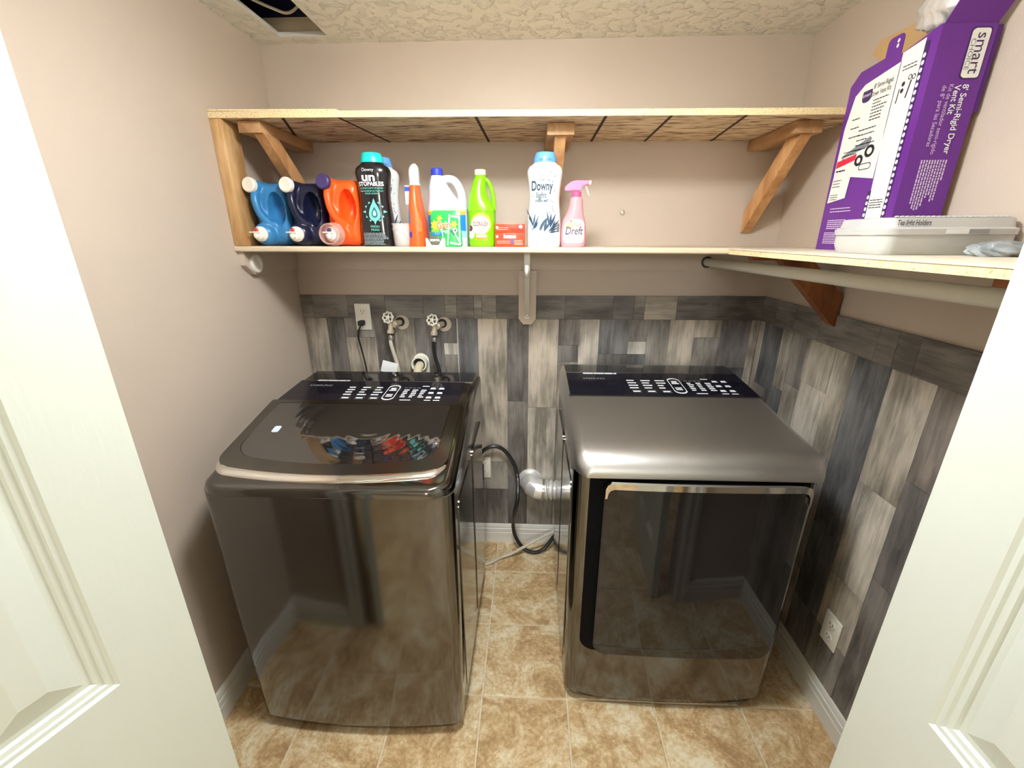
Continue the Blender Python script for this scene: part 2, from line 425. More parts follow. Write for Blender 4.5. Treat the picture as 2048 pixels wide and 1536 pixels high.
# ceiling with the square hole
HX0, HX1, HY0, HY1 = -.935, -.749, -.405, -.062
bm = B()
for a in ((-2.0, HX0, -5.6, .1), (HX1, 2.0, -5.6, .1), (HX0, HX1, -5.6, HY0), (HX0, HX1, HY1, .1)): box(bm, a[0], a[1], a[2], a[3], H, H+.014)
ceiling = struct('ceiling', bm, ceil_m)
cav = mat('cavity_dark', lin(30, 36, 72), .8); joist = mat('cavity_board', lin(214, 200, 176), .7, bump=.2)
bm = B(); z1 = H+.26
box(bm, HX0-.16, HX0-.15, HY0-.1, HY1+.005, H+.0145, z1); box(bm, HX1+.15, HX1+.16, HY0-.1, HY1+.005, H+.0145, z1)
box(bm, HX0-.16, HX1+.16, HY0-.11, HY0-.1, H+.0145, z1); box(bm, HX0-.16, HX1+.16, HY0-.11, HY1+.03, z1, z1+.01)
box(bm, HX0-.15, HX1+.15, HY1+.006, HY1+.03, H+.06, z1)
obj('cavity', bm, cav, ceiling, 0)
bm = B(); box(bm, HX0-.15, HX1+.15, HY1+.004, HY1+.024, H+.0145, H+.06); obj('joist', bm, joist, ceiling, 0)
bm = B()
e = .004
box(bm, HX0, HX0+e, HY0, HY1, H+.0005, H+.0142); box(bm, HX0+e, HX1, HY1-e, HY1, H+.0005, H+.0142); box(bm, HX1-e, HX1, HY0, HY1-e, H+.0005, H+.0142)
obj('cut_edge', bm, white_trim, ceiling, 0)
wire = tube(B(), [(-1.0, -.27, H+.068), (-.941, -.181, H+.060), (-.910, -.126, H+.060), (-.880, -.086, H+.062), (-.845, -.072, H+.085), (-.80, -.072, H+.13)], .005)
w = obj('electrical_cable', wire, pvc); w['label'] = 'white cable crossing the dark square hole in the ceiling'; w['category'] = 'cable'

# baseboards
def base_profile(h):
    return [(0, 0), (.014, 0), (.014, h*.52), (.0115, h*.535), (.0115, h*.56), (.0135, h*.57), (.013, h*.74), (.0095, h*.76), (.0095, h*.80), (.011, h*.82), (.008, h*.95), (.004, h), (0, h)]
bp_ = base_profile(BH)
struct('baseboard_back', prism(B(), bp_, lambda a, z, d: (d, -a, z), XL+.0145, XR-.0145), white_trim)
struct('baseboard_left', prism(B(), bp_, lambda a, z, d: (XL+a, d, z), YF+.0145, -.0002), white_trim)
struct('baseboard_right', prism(B(), bp_, lambda a, z, d: (XR-a, d, z), YF+.0145, -.0002), white_trim)
bm = prism(B(), bp_, lambda a, z, d: (d, YF+a, z), XL+.0002, -OX-.062); struct('baseboard_front_left', bm, white_trim)
bm = prism(B(), bp_, lambda a, z, d: (d, YF+a, z), OX+.062, XR-.0002); struct('baseboard_front_right', bm, white_trim)
# door casing on the inside of the opening
cas = [(0, 0), (0, .012), (.012, .017), (.02, .014), (.036, .014), (.042, .018), (.06, .018), (.06, 0)]
struct('trim_1', prism(B(), cas, lambda a, b, d: (-OX-a, YF+b, d), 0, OZ+.06), white_trim)
struct('trim_2', prism(B(), cas, lambda a, b, d: (OX+a, YF+b, d), 0, OZ+.06), white_trim)
struct('trim_3', prism(B(), cas, lambda a, b, d: (d, YF+b, OZ+a), -OX, OX), white_trim)

# ------------------------------------------------------------------ doors (folded back, six-panel)
def make_door(name, edge, ang, side):
    """edge: hinge point (x,y); the leaf runs along direction ang; side=+1: the room-facing side lies to the left of that direction"""
    Wd, Hd, th = .60, 2.03, .035
    d = Vector((math.cos(math.radians(ang)), math.sin(math.radians(ang)), 0)); n = Vector((-d.y, d.x, 0))*side
    M = Matrix((d.to_4d(), n.to_4d(), (0, 0, 1, 0), (edge[0], edge[1], .012, 1))).transposed()
    for k in range(3): M[3][k] = 0
    st, rail = .103, .10
    zs = [(.22, .70), (.94, 1.55), (1.66, 1.91)]; xs = [(st, Wd/2-.045), (Wd/2+.045, Wd-st)]
    bm = B()
    # slab as a frame of stiles and rails
    box(bm, 0, st, -th, 0, 0, Hd); box(bm, Wd-st, Wd, -th, 0, 0, Hd); box(bm, Wd/2-.045, Wd/2+.045, -th, 0, 0, Hd)
    cuts = [0, .22, .80, .93, 1.55, 1.66, 1.91, Hd]
    for a, b in ((0, .22), (.70, .94), (1.55, 1.66), (1.91, Hd)):
        for x0, x1 in xs: box(bm, x0, x1, -th, 0, a, b)
    bmesh.ops.recalc_face_normals(bm, faces=bm.faces[:])
    root = obj(name, bm, door_m, None, 0, xf=M); root['kind'] = 'structure'
    for x0, x1 in xs:
        for z0, z1 in zs:
            b = B(); prof = [(0, 0), (.004, -.004), (.010, -.0045), (.012, -.008), (.019, -.009), (.022, -.013), (.030, -.013), (.062, -.004)]
            loops = []
            for o_, y in prof: loops.append([Vector((x, y, z)) for x, z in ((x0+o_, z0+o_), (x1-o_, z0+o_), (x1-o_, z1-o_), (x0+o_, z1-o_))])
            b2 = rings(b, loops, cap=False)
            V = b2.verts; V.ensure_lookup_table(); k = len(V); b2.faces.new([V[k-4], V[k-3], V[k-2], V[k-1]])
            # back of the panel
            q = [b2.verts.new((x, -th+.008, z)) for x, z in ((x0, z0), (x0, z1), (x1, z1), (x1, z0))]; b2.faces.new(q)
            bmesh.ops.recalc_face_normals(b2, faces=b2.faces[:])
            p = obj('panel', b2, door_m, root, 0, xf=M)
    kb = B(); lathe(kb, [(.027, 0), (.027, .006), (.012, .01), (.011, .03), (.024, .042), (.028, .055), (.022, .066), (.0, .07)], axis((Wd-.06, 0, .94), (0, 1, 0)))
    obj('knob', kb, brushed, root, xf=M)
    return root
make_door('door_1', (-.557, -1.405), -111.1, 1)
make_door('door_2', (.545, -1.405), -91.0, -1)

# ------------------------------------------------------------------ grey plank panelling
TONES = {'d': lin(106, 102, 98), 'b': lin(100, 99, 98), 'm': lin(132, 126, 118), 'l': lin(160, 151, 137), 'L': lin(176, 168, 155), 'n': lin(118, 112, 106), 'w': lin(186, 180, 168), 'r': lin(122, 113, 105)}
def plank(parent, m, x0, x1, z0, z1, tone, wall='b', proud=None):
    y = proud or R.uniform(.0055, .0072); g = .0006
    b = B()
    if wall == 'b': c = Vector(((x0+x1)/2, -y/2, (z0+z1)/2)); box(b, x0+g-c.x, x1-g-c.x, -y/2, y/2, z0+g-c.z, z1-g-c.z)
    else: c = Vector((XR-y/2, (x0+x1)/2, (z0+z1)/2)); box(b, -y/2, y/2, x0+g-c.y, x1-g-c.y, z0+g-c.z, z1-g-c.z)
    j = R.uniform(1.20, 1.38); t = tuple(v*j*k_ for v, k_ in zip(TONES[tone], (.98, 1.0, 1.05)))
    o = obj('plank', b, m, parent, 0, color=t); o.location = c
bm = B(); box(bm, XL+.001, XR-.001, -.0045, -.0003, BH+.001, ZP-.001); obj('panel_backing', bm, dark_gap, wall_back, 0)
bm = B(); box(bm, XR-.0045, XR-.0003, YF+.002, -.008, BH+.001, ZP-.001); obj('panel_backing', bm, dark_gap, wall_right, 0)
xs = [XL+.001, -.936, -.854, -.713, -.625, -.53, -.397, -.331, -.238, -.102, -.005, .132, .224, .315, .448, .531, .626, .739, .857, .984, 1.0195]
cols = ['lrl', 'dd', 'mlm', 'nd', 'lm', 'dnd', 'dwm', 'bb', 'lmnl', 'dnd', 'lLml', 'ndl', 'Ll', 'bdb', 'nwbm', 'mlm', 'lLl', 'lml', 'dbd', 'll']
joints = {2: [1.13, .6], 5: [.99], 6: [1.105, 1.05], 8: [.49, .33], 9: [.82, .40], 10: [.79, .35], 11: [1.10, 1.02], 12: [.68], 13: [1.06, .8], 14: [1.12, 1.06, .97], 15: [.9], 16: [.7, .4], 17: [1.14, .62], 18: [1.0, .5]}
for i in range(20):
    js = joints.get(i) or sorted([R.uniform(.35, 1.12) for _ in range(len(cols[i])-1)], reverse=True)
    zs = [ZB]+list(js)+[BH+.001]
    for k in range(len(zs)-1): plank(wall_back, plank_v, xs[i], xs[i+1], zs[k+1], zs[k], cols[i][k % len(cols[i])])
hx = [XL+.001, -.988, -.828, -.655, -.48, -.384, -.329, -.252, -.216, -.151, .029, .156, .369, .461, .507, .647, .83, 1.018]
for i, t in enumerate('rnnddmnmmndddmlnnn'[:len(hx)-1]): plank(wall_back, plank_h, hx[i], hx[i+1], ZB, ZP, t, proud=.0085)
bm = B(); box(bm, -.3325, -.3295, -.0082, -.0075, .72, ZB); obj('seam_strip', bm, white_trim, wall_back, 0)
ys = [-.0085, -.05, -.19, -.264, -.36, -.507, -.60, -.735, -.879, -1.02, -1.16, -1.28, YF+.002]
rc = ['ll', 'bnb', 'lb', 'mlm', 'lLl', 'lml', 'bbd', 'lLlm', 'rdn', 'mln', 'dn', 'lm']
rj = {0: [.7], 1: [.95, .5], 2: [.98], 3: [1.02, .6], 4: [1.06, .55], 5: [.85, .4], 6: [.62, .3], 7: [.86, .52, .3], 8: [.95, .62], 9: [.8, .4], 10: [.7], 11: [.6]}
for i in range(12):
    zs = [ZB]+rj[i]+[BH+.001]
    for k in range(len(zs)-1): plank(wall_right, plank_v, ys[i+1], ys[i], zs[k+1], zs[k], rc[i][k % len(rc[i])], 'r')
hy = [-.0085, -.12, -.25, -.40, -.66, -.73, -.80, -1.0, -1.2, YF+.002]
for i, t in enumerate('nnnnnmnnn'): plank(wall_right, plank_y, hy[i+1], hy[i], ZB, ZP, t, 'r', proud=.0085)
# small screw anchor left in the back wall
bm = lathe(B(), [(.009, 0), (.010, .003), (.006, .006), (0, .007)], axis((.379, -.0002, 1.665), (0, -1, 0)), 12)
o = obj('wall_anchor', bm, brass); o['label'] = 'small screw anchor left in the tan wall right of the pink spray bottle'; o['category'] = 'screw'

# ------------------------------------------------------------------ shelves
zs_ = lambda x: 1.5415-.0046*(x-XL)     # top of lower shelf
zu_ = lambda x: 1.953-.006*(x-XL)       # top of upper shelf
YE = -.388
t = thing('lower_shelf', 'long cream painted shelf carrying the laundry bottles across the back wall', 'shelf', (0, -.19, 1.52))
bm = B(); nose = [(0, 0), (YE+.006, 0), (YE+.001, -.004), (YE, -.010), (YE+.001, -.016), (YE+.006, -.0195), (0, -.0195)]
a = [bm.verts.new((XL+.0005, y-.0003, zs_(XL)+z)) for y, z in nose]; b = [bm.verts.new((XR-.0005, y-.0003, zs_(XR)+z)) for y, z in nose]
bm.faces.new(a); bm.faces.new(b[::-1])
for i in range(len(nose)): bm.faces.new((a[i], b[i], b[(i+1) % 7], a[(i+1) % 7]))
bmesh.ops.recalc_face_normals(bm, faces=bm.faces[:]); obj('shelf_board', bm, shelf_paint, t, 30)
bm = B(); box(bm, XL+.0215, XR-.0005, -.0195, -.0003, 1.434, 1.5115); obj('back_cleat', bm, paint_trim, t, 0)
pr = [(-.0205, 1.5215), (-.0205, 1.44), (-.328, 1.44), (-.374, 1.475), (-.374, 1.5215)]
obj('side_cleat', prism(B(), pr, lambda y, z, d: (d, y, z), XL+.0005, XL+.021), paint_trim, t, 0)
ro = lathe(B(), [(.034, 0), (.034, .005), (.030, .009), (.022, .009), (.019, .004), (.0, .004)], axis((XL+.0212, -.315, 1.478), (1, 0, 0)), 32)
o = obj('rod_socket', ro, plate_white); o['label'] = 'round white closet rod socket on the left wall cleat under the shelf'; o['category'] = 'bracket'
t = thing('shelf_bracket', 'white metal shelf and rod bracket on a tan backing board, middle of the back wall', 'bracket', (-.012, -.02, 1.2))
bd = [(-.05, 1.4335), (-.05, 1.225), (-.030, 1.2), (.008, 1.2), (.027, 1.225), (.027, 1.4335)]
obj('backing_board', prism(B(), bd, lambda x, z, d: (x, d, z), -.0285, -.0087), paint_trim, t, 0)
bm = B(); box(bm, -.0235, -.0015, -.31, -.03, 1.5115, 1.5155, .001); box(bm, -.0235, -.0015, -.312, -.305, 1.452, 1.5155, .001); obj('top_arm', bm, white_trim, t, 30)
bm = B(); prism(bm, [(-.306, 1.47), (-.292, 1.47), (-.0295, 1.255), (-.0295, 1.235)], lambda y, z, d: (d, y, z), -.022, -.003); obj('strut', bm, white_trim, t, 0)
bm = B(); box(bm, -.0225, -.0025, -.034, -.029, 1.225, 1.45, .001); obj('wall_leg', bm, white_trim, t, 0)
bm = tube(B(), [(-.0125, -.312, 1.45), (-.0125, -.335, 1.438), (-.0125, -.352, 1.452), (-.0125, -.355, 1.475)], .007, 8); obj('rod_hook', bm, white_trim, t)
for (y, z) in ((-.3125, 1.47), (-.036, 1.24)):
    obj('screw', lathe(B(), [(.006, 0), (.005, .003), (0, .004)], axis((-.0125, y, z), (0, -1, 0)), 10), brushed, t)
# upper shelf and its three timber brackets
t = thing('upper_shelf', 'empty rough particleboard shelf across the top of the back wall', 'shelf', (0, -.19, 1.93))
def slab(x0, x1, y0, y1, zf, th):
    b = B(); vs = [b.verts.new((x, y, zf(x)+dz)) for dz in (-th, 0) for x, y in ((x0, y0), (x1, y0), (x1, y1), (x0, y1))]
    for f in ((3, 2, 1, 0), (4, 5, 6, 7), (0, 1, 5, 4), (1, 2, 6, 5), (2, 3, 7, 6), (3, 0, 4, 7)): b.faces.new([vs[i] for i in f])
    return b
bm = slab(XL+.001, XR-.001, -.386, -.0005, zu_, .0185)
bm.faces.ensure_lookup_table(); bm.faces[0].material_index = 1
obj('shelf_board', bm, [chip_edge, chip_under], t, 0)
for (xa, ya, xb) in ((-.80, -.374, -.94), (-.618, -.371, -.571), (-.178, -.368, -.171), (.23, -.361, .234), (.432, -.363, .443), (.66, -.36, .70)):
    b = B(); q = [(xa-.005, -.384), (xa+.005, -.384), (xb+.005, -.002), (xb-.005, -.002)]
    vs = [b.verts.new((x, y, zu_(x)-.0190)) for x, y in q]; b.faces.new(vs); vs2 = [b.verts.new((x, y, zu_(x)-.0186)) for x, y in q]; b.faces.new(vs2[::-1])
    for i in range(4): b.faces.new((vs[i], vs2[i], vs2[(i+1) % 4], vs[(i+1) % 4]))
    bmesh.ops.recalc_face_normals(b, faces=b.faces[:]); obj('stamped_line', b, stamp, t, 0)
bm = slab(XL+.002, -.62, -.386, -.30, lambda x: zu_(x)+.0065-.004*(x-XL), .0055)
obj('top_offcut', bm, chip_edge, t, 0)
bm = B(); box(bm, XL+.0008, XL+.040, -.385, -.296, zs_(XL)+.0005, zu_(XL)-.0192, .002)
o = obj('shelf_post', bm, pine_z, None, 30); o['label'] = 'pale pine post standing against the left wall between the two shelves'; o['category'] = 'post'
def timber_bracket(label, x0, x1, bx, yf, m):
    t = thing('timber_bracket', label, 'bracket', ((x0+x1)/2, -.15, 1.75), 'timber brackets under the upper shelf')
    zt = zu_(x1)-.0195
    bm = B(); box(bm, x0, x1, yf, -.001, zt-.036, zt, .0015); obj('cleat', bm, pine_y, t, 30)
    z1 = zt-.0365
    poly = [(yf+.012, z1), (yf+.095, z1), (-.001, z1-.215), (-.001, z1-.30), (-.012, z1-.298)]
    bm = prism(B(), poly, lambda y, z, d: (d, y, z), bx-.019, bx+.019); bmesh.ops.bevel(bm, geom=bm.edges[:], offset=.0015, segments=1, affect='EDGES')
    obj('brace', bm, m, t, 30)
    obj('screw', lathe(B(), [(.004, 0), (.004, .002), (0, .0025)], axis((bx, -.0135, z1-.292), (0, -1, 0)), 8), brushed, t)
pine_d = wood('pine_brace', lin(184, 130, 80), lin(228, 178, 122), 'z')
timber_bracket('leftmost timber bracket under the upper shelf, behind the blue jugs', -.966, -.890, -.905, -.362, pine_d)
timber_bracket('middle timber bracket under the upper shelf, behind the white bottle', .05, .14, .095, -.312, pine_d)
timber_bracket('rightmost timber bracket under the upper shelf, bare brace near the purple carton', .846, .930, .890, -.325, pine_d)
# right-hand shelf
ZR = 1.5335
t = thing('side_shelf', 'short particleboard shelf along the right wall under the purple carton', 'shelf', (.85, -.9, 1.52))
bm = B(); box(bm, .667, XR-.0008, -1.39, -.390, ZR-.019, ZR); bm.faces.ensure_lookup_table()
for f in bm.faces: f.material_index = 1 if abs(f.normal.z) > .9 else 0
obj('shelf_board', bm, [chip_edge, chip_top], t, 0)
bm = B(); box(bm, .6655, .6665, -1.39, -.391, ZR-.004, ZR+.0002); obj('edge_band', bm, chip_top, t, 0)
bm = B(); box(bm, XR-.020, XR-.0008, -1.39, -.43, 1.43, ZR-.0195); obj('side_cleat', bm, paint_trim, t, 0)
def side_brace(label, y):
    t = thing('side_bracket', label, 'bracket', (.9, y, 1.4), None)
    poly = [(.785, 1.5135), (.885, 1.5135), (1.0165, 1.39), (1.0165, 1.285), (1.0, 1.295)]
    obj('brace', prism(B(), poly, lambda x, z, d: (x, d, z), y-.019, y+.019), stain, t, 0)
    b = B(); box(b, .695, XR-.021, y-.0445, y-.0195, 1.4995, 1.5135); obj('cleat', b, stain, t, 0)
side_brace('brown stained timber bracket under the right-hand shelf, nearer the back wall', -.455)
side_brace('brown stained timber bracket under the right-hand shelf, beside the white door', -1.22)
bm = tube(B(), [(.745, -.0215, 1.468), (.745, -.5, 1.472), (.745, -1.38, 1.480)], .0165, 24)
o = obj('closet_rod', bm, mat('grey_white_rod', lin(214, 210, 196), .4, var=.02)); o['label'] = 'pale grey closet rod hung below the right-hand shelf'; o['category'] = 'rod'
bm = lathe(B(), [(.024, 0), (.023, .0015), (.0175, .0018), (.0175, .0001)], axis((.745, -.0197, 1.468), (0, -1, 0)))
obj('rod_hole_shade', bm, socket_dark, o)  # flat dark ring stands in for the shaded hole around the rod end

# ------------------------------------------------------------------ washer and dryer
def shell(stations, zb, r, cs=6):
    """stations: (y, ztop, xl, xr); rounded-top cross sections lofted along y"""
    loops = []
    for y, zt, xl, xr in stations:
        rr = max(.001, min(r, zt-zb-.001)); L = [(xl, zb)]
        for i in range(cs+1):
            a = math.pi-math.pi/2*i/cs; L.append((xl+rr+rr*math.cos(a), zt-rr+rr*math.sin(a)))
        for i in range(cs+1):
            a = math.pi/2-math.pi/2*i/cs; L.append((xr-rr+rr*math.cos(a), zt-rr+rr*math.sin(a)))
        L.append((xr, zb)); loops.append([Vector((x, y, z)) for x, z in L])
    return rings(B(), loops)
def plan(xl, xr, yb, yf, bow, rf, rb=.02, seg=8):
    """rounded plan outline; front edge bows toward -y"""
    pts = []
    n = 14
    xc, hw = (xl+xr)/2, (xr-xl)/2
    fy = lambda x: yf-bow*(1-((x-xc)/hw)**2)
    for i in range(seg+1):   # front-left corner
        a = math.pi+math.pi/2*i/seg; pts.append((xl+rf+rf*math.cos(a), yf+rf+rf*math.sin(a)-bow*(1-((xl+rf+rf*math.cos(a)-xc)/hw)**2)*(i/seg)))
    for i in range(1, n):
        x = xl+rf+(xr-xl-2*rf)*i/n; pts.append((x, fy(x)))
    for i in range(seg+1):
        a = 1.5*math.pi+math.pi/2*i/seg; x = xr-rf+rf*math.cos(a); pts.append((x, yf+rf+rf*math.sin(a)-bow*(1-((x-xc)/hw)**2)*(1-i/seg)))
    for i in range(4): a = math.pi/2*i/3; pts.append((xr-rb+rb*math.cos(a), yb-rb+rb*math.sin(a)))
    for i in range(4): a = math.pi/2+math.pi/2*i/3; pts.append((xl+rb+rb*math.cos(a), yb-rb+rb*math.sin(a)))
    return pts
def interp(prof):
    ps = sorted(prof)
    def f(y):
        if y <= ps[0][0]: return ps[0][1]
        for a, b in zip(ps, ps[1:]):
            if a[0] <= y <= b[0]: return a[1]+(b[1]-a[1])*(y-a[0])/max(b[0]-a[0], 1e-9)
        return ps[-1][1]
    return f
def plate(outline, zf, off, th, cut=.04):
    """thin plate lying on the height field zf(y); outline in (x,y)"""
    b = art([outline]); 
    if cut: slice_bm(b, cut)
    top = b
    r = bmesh.ops.extrude_face_region(top, geom=top.faces[:])
    ex = [g for g in r['geom'] if isinstance(g, bmesh.types.BMVert)]; exs = set(ex)
    for v in top.verts: v.co.z = zf(v.co.y)+off+(th if v in exs else 0)
    bmesh.ops.recalc_face_normals(top, faces=top.faces[:])
    return top
rnd = random.Random(3)
def console_marks(x0, w, ya, yb, zf, mirror=False):
    """printing on a control strip between y=ya (rear) and y=yb (front): rows of words, boxes, start oval"""
    D = ya-yb; X = lambda u: x0+u*w; Y = lambda v: ya-v*D
    white = []
    for c in (.335, .415, .495):
        for k in range(4):
            wd = rnd.uniform(.03, .055); white.append([(X(c), Y(.30+k*.13)), (X(c+wd), Y(.30+k*.13)), (X(c+wd), Y(.30+k*.13+.055)), (X(c), Y(.30+k*.13+.055))])
        white.append([(X(c+.01), Y(.86)), (X(c+.048), Y(.86)), (X(c+.048), Y(.92)), (X(c+.01), Y(.92))])
    for (c, v, a, h) in ((.585, .34, .03, .09), (.580, .45, .042, .05), (.582, .68, .036, .05), (.582, .76, .036, .05)):
        white.append([(X(c), Y(v)), (X(c+a), Y(v)), (X(c+a), Y(v+h)), (X(c), Y(v+h))])
    for c in (.665, .715, .765):
        for k in range(5):
            wd = rnd.uniform(.018, .034); white.append([(X(c), Y(.42+k*.09)), (X(c+wd), Y(.42+k*.09)), (X(c+wd), Y(.42+k*.09+.05)), (X(c), Y(.42+k*.09+.05))])
    for c in (.815, .865):
        for v in (.30, .54, .78): white.append([(X(c), Y(v)), (X(c+.026), Y(v)), (X(c+.030), Y(v+.09)), (X(c-.002), Y(v+.09))])
    for (c, wd) in ((.675, .06), (.81, .035), (.86, .035)): white.append([(X(c), Y(.95)), (X(c+wd), Y(.95)), (X(c+wd), Y(.985)), (X(c), Y(.985))])
    white.append([(X(.76), Y(.2)), (X(.80), Y(.2)), (X(.80), Y(.24)), (X(.76), Y(.24))])
    oval = lambda s: [(X(.601)+p[0]*s, Y(.58)+p[1]*s) for p in rrect(-.034*w*1.0, .034*w, -.40*D, .40*D, .032*w, 6)]
    white += ringpoly(oval(1.0), oval(.88))
    grey = [[(X(.66+k*.025), Y(.31)), (X(.678+k*.025), Y(.31)), (X(.678+k*.025), Y(.34)), (X(.66+k*.025), Y(.34))] for k in range(4)]
    for c in (.335, .415, .495): grey += ringpoly([(X(c+.03)+p[0], Y(.89)+p[1]) for p in rrect(-.016, .016, -.012, .012, .003, 2)], [(X(c+.03)+p[0], Y(.89)+p[1]) for p in rrect(-.015, .015, -.011, .011, .003, 2)])
    lay = lambda pl, off: onto(art(pl), lambda x, y: (x, y, zf(y)+off))
    tag = [[(X(a), Y(-.10)), (X(b_), Y(-.10)), (X(b_), Y(-.03)), (X(a), Y(-.03))] for a, b_ in ((.10, .16), (.163, .225), (.228, .275), (.279, .297))]
    logo = lambda off: onto(text('SAMSUNG', .022, width=.085, cx=X(.155), cy=Y(.24), bold=.0004), lambda x, y: (x, y, zf(y)+off))
    return lay(white, .0016), lay(grey, .0016), lay(tag, .0016), logo(.0016)

# --- washer
t = thing('washing_machine', 'dark steel top-loading washing machine with a glass lid, left of the pair', 'washer', (-.545, -.62, 0))
bm = B()
secs = [(.018, -.868, -.217, -.275, -.950, .022), (.045, -.880, -.206, -.272, -.960, .022), (.055, -.882, -.204, -.272, -.963, .022), (.5, -.886, -.200, -.270, -.966, .022), (.924, -.888, -.198, -.270, -.966, .022)]
rings(bm, [[Vector((x, y, z)) for x, y in plan(xl, xr, yb, yf, bw, .028)] for z, xl, xr, yb, yf, bw in secs])
obj('cabinet', bm, steel_dark, t, 30)
bm = B(); box(bm, -.86, -.23, -.93, -.30, .003, .0175); obj('base_pan', bm, black_matte, t, 0)
for x in (-.84, -.25):
    for y in (-.91, -.33): obj('foot', lathe(B(), [(.02, 0), (.02, .008), (.012, .010), (.012, .0172)], axis((x, y, .0002), (0, 0, 1)), 14), black_matte, t)
prof = [(-.988, .9275), (-.9875, .938), (-.985, .946), (-.979, .9515), (-.965, .9545), (-.945, .956), (-.92, .959), (-.89, .966), (-.80, .988), (-.70, 1.012), (-.62, 1.027), (-.573, 1.034), (-.48, 1.041), (-.396, 1.0465), (-.30, 1.0495), (-.278, 1.049), (-.270, 1.044)]
zf_w = interp(prof)
st = []
for y, z in prof:
    k = max(0, min(1, (-.93-y)/.058)); ins = .05*k**3+.010*k
    st.append((y, z, -.888+ins, -.198-ins))
st = [(-.9885, .9262, -.80, -.285)]+st
obj('top_cover', shell(st, .9255, .03), steel_dark, t, 40)
bm = prism(B(), [(-.992, .9225), (-.270, .9225), (-.270, .9255), (-.992, .9255)], lambda y, z, d: (d, y, z), -.80, -.29) if 0 else B()
rings(bm, [[Vector((x, y, z)) for x, y in plan(-.8885, -.1975, -.2705, -.9665, .022, .028)] for z in (.9242, .9254)]); obj('seam_line', bm, brushed, t, 0)
# lid: frame, glass pane, chrome lip
def lid_outline(inset, yr, yf, bow, xl=-.884, xr=-.226, rf=.050):
    o_ = plan(xl+inset, xr-inset, yr, yf, bow, rf, .006); return o_
lid_f = lid_outline(0, -.582, -.908, .036)
pane_o = lid_outline(.034, -.604, -.862, .034)
n_ = len(lid_f)
bm = B()
lo = [[Vector((x, y, zf_w(y)+h)) for x, y in L] for L, h in ((lid_f, .0006), (lid_f, .008), (pane_o, .0092), (pane_o, .0030), (pane_o, .0006))]
V = [[bm.verts.new(p) for p in L] for L in lo]
for i in range(5):
    for j in range(n_):
        k = (j+1) % n_; bm.faces.new((V[i][j], V[i][k], V[(i+1) % 5][k], V[(i+1) % 5][j]))
bmesh.ops.recalc_face_normals(bm, faces=bm.faces[:])
lid = obj('lid', bm, mat('lid_frame_grey', (.16, .158, .15), .22, 1.0), t, 40)
obj('glass_pane', plate(lid_outline(.035, -.605, -.861, .034), zf_w, .0055, .003), glass_m, lid, 40)
fr = [p for p in lid_outline(.0, -.60, -.918, .038)]
front = [p for p in fr if p[1] < -.885]
front.sort()
path = [Vector((x, y+.004, zf_w(y)+.004)) for x, y in front]
bm = B(); loops = []
for i, p in enumerate(path):
    a = path[max(i-1, 0)]; b_ = path[min(i+1, len(path)-1)]; d = (b_-a).normalized(); nrm = Vector((d.y, -d.x, 0)).normalized()
    e_ = min(i, len(path)-1-i)/6; s_ = min(1, .25+e_)
    loops.append([p+nrm*a1*s_+Vector((0, 0, b1*s_)) for a1, b1 in ((-.010, .0080), (-.004, .0075), (.010, -.0015), (.0125, -.006), (.011, -.013), (.004, -.016), (-.008, -.014))])
rings(bm, loops); obj('chrome_lip', bm, chrome, lid, 50)
cp_ = [(-.877, -.573), (-.243, -.573), (-.243, -.396), (-.877, -.396)]
obj('control_panel', plate(cp_, zf_w, .0003, .0010), console_m, t, 0)
obj('rear_cover', plate([(-.870, -.3945), (-.216, -.3945), (-.216, -.283), (-.870, -.283)], zf_w, .0003, .0008), black_gloss, t, 0)
obj('panel_trim', plate([(-.877, -.3958), (-.214, -.3958), (-.214, -.3945), (-.877, -.3945)], zf_w, .0003, .002), brushed, t, 0)
wm, gm, tm, lm_ = console_marks(-.877, .634, -.404, -.565, zf_w)
obj('control_marks', wm, print_white, t, 0); obj('button_outlines', gm, print_grey, t, 0); obj('rating_label', tm, print_white, t, 0); obj('lettering', lm_, print_grey, t, 0)
# tub ring and fill tray glimpsed under the pane are dark; pale care sticker on the pane
st_ = rrect(-.792, -.770, -.765, -.735, .006, 3)
obj('care_sticker', onto(art([st_]), lambda x, y: (x, y, zf_w(y)+.0090)), mat('sticker_blue', lin(200, 212, 235), .4), lid, 0)
# embossed side panels
for (y0, y1) in ((-.90, -.63), (-.59, -.31)):
    bm = prism(B(), rrect(y0, y1, .12, .86, .03, 5), lambda y, z, d: (d, y, z), -.1985, -.1955); bmesh.ops.bevel(bm, geom=[e for e in bm.edges if all(v.co.x > -.196 for v in e.verts)], offset=.002, segments=2, affect='EDGES')
    obj('side_emboss', bm, steel_dark, t, 40)

# --- dryer
t = thing('clothes_dryer', 'dark steel front-loading clothes dryer with a black glass door, right of the pair', 'dryer', (.485, -.49, 0))
bm = B()
secs = [(.018, .146, .822, -.135, -.826, .022), (.048, .142, .828, -.132, -.832, .022), (.05, .139, .832, -.130, -.838, .022), (.062, .137, .834, -.130, -.841, .020), (.5, .135, .835, -.130, -.843, .014), (.929, .134, .836, -.130, -.845, .012)]
rings(bm, [[Vector((x, y, z)) for x, y in plan(xl, xr, yb, yf, bw, .04)] for z, xl, xr, yb, yf, bw in secs])
obj('cabinet', bm, steel_dark, t, 30)
bm = B(); box(bm, .17, .80, -.80, -.17, .003, .0175); obj('base_pan', bm, black_matte, t, 0)
for x in (.19, .78):
    for y in (-.78, -.19): obj('foot', lathe(B(), [(.02, 0), (.02, .008), (.012, .010), (.012, .0172)], axis((x, y, .0002), (0, 0, 1)), 14), black_matte, t)
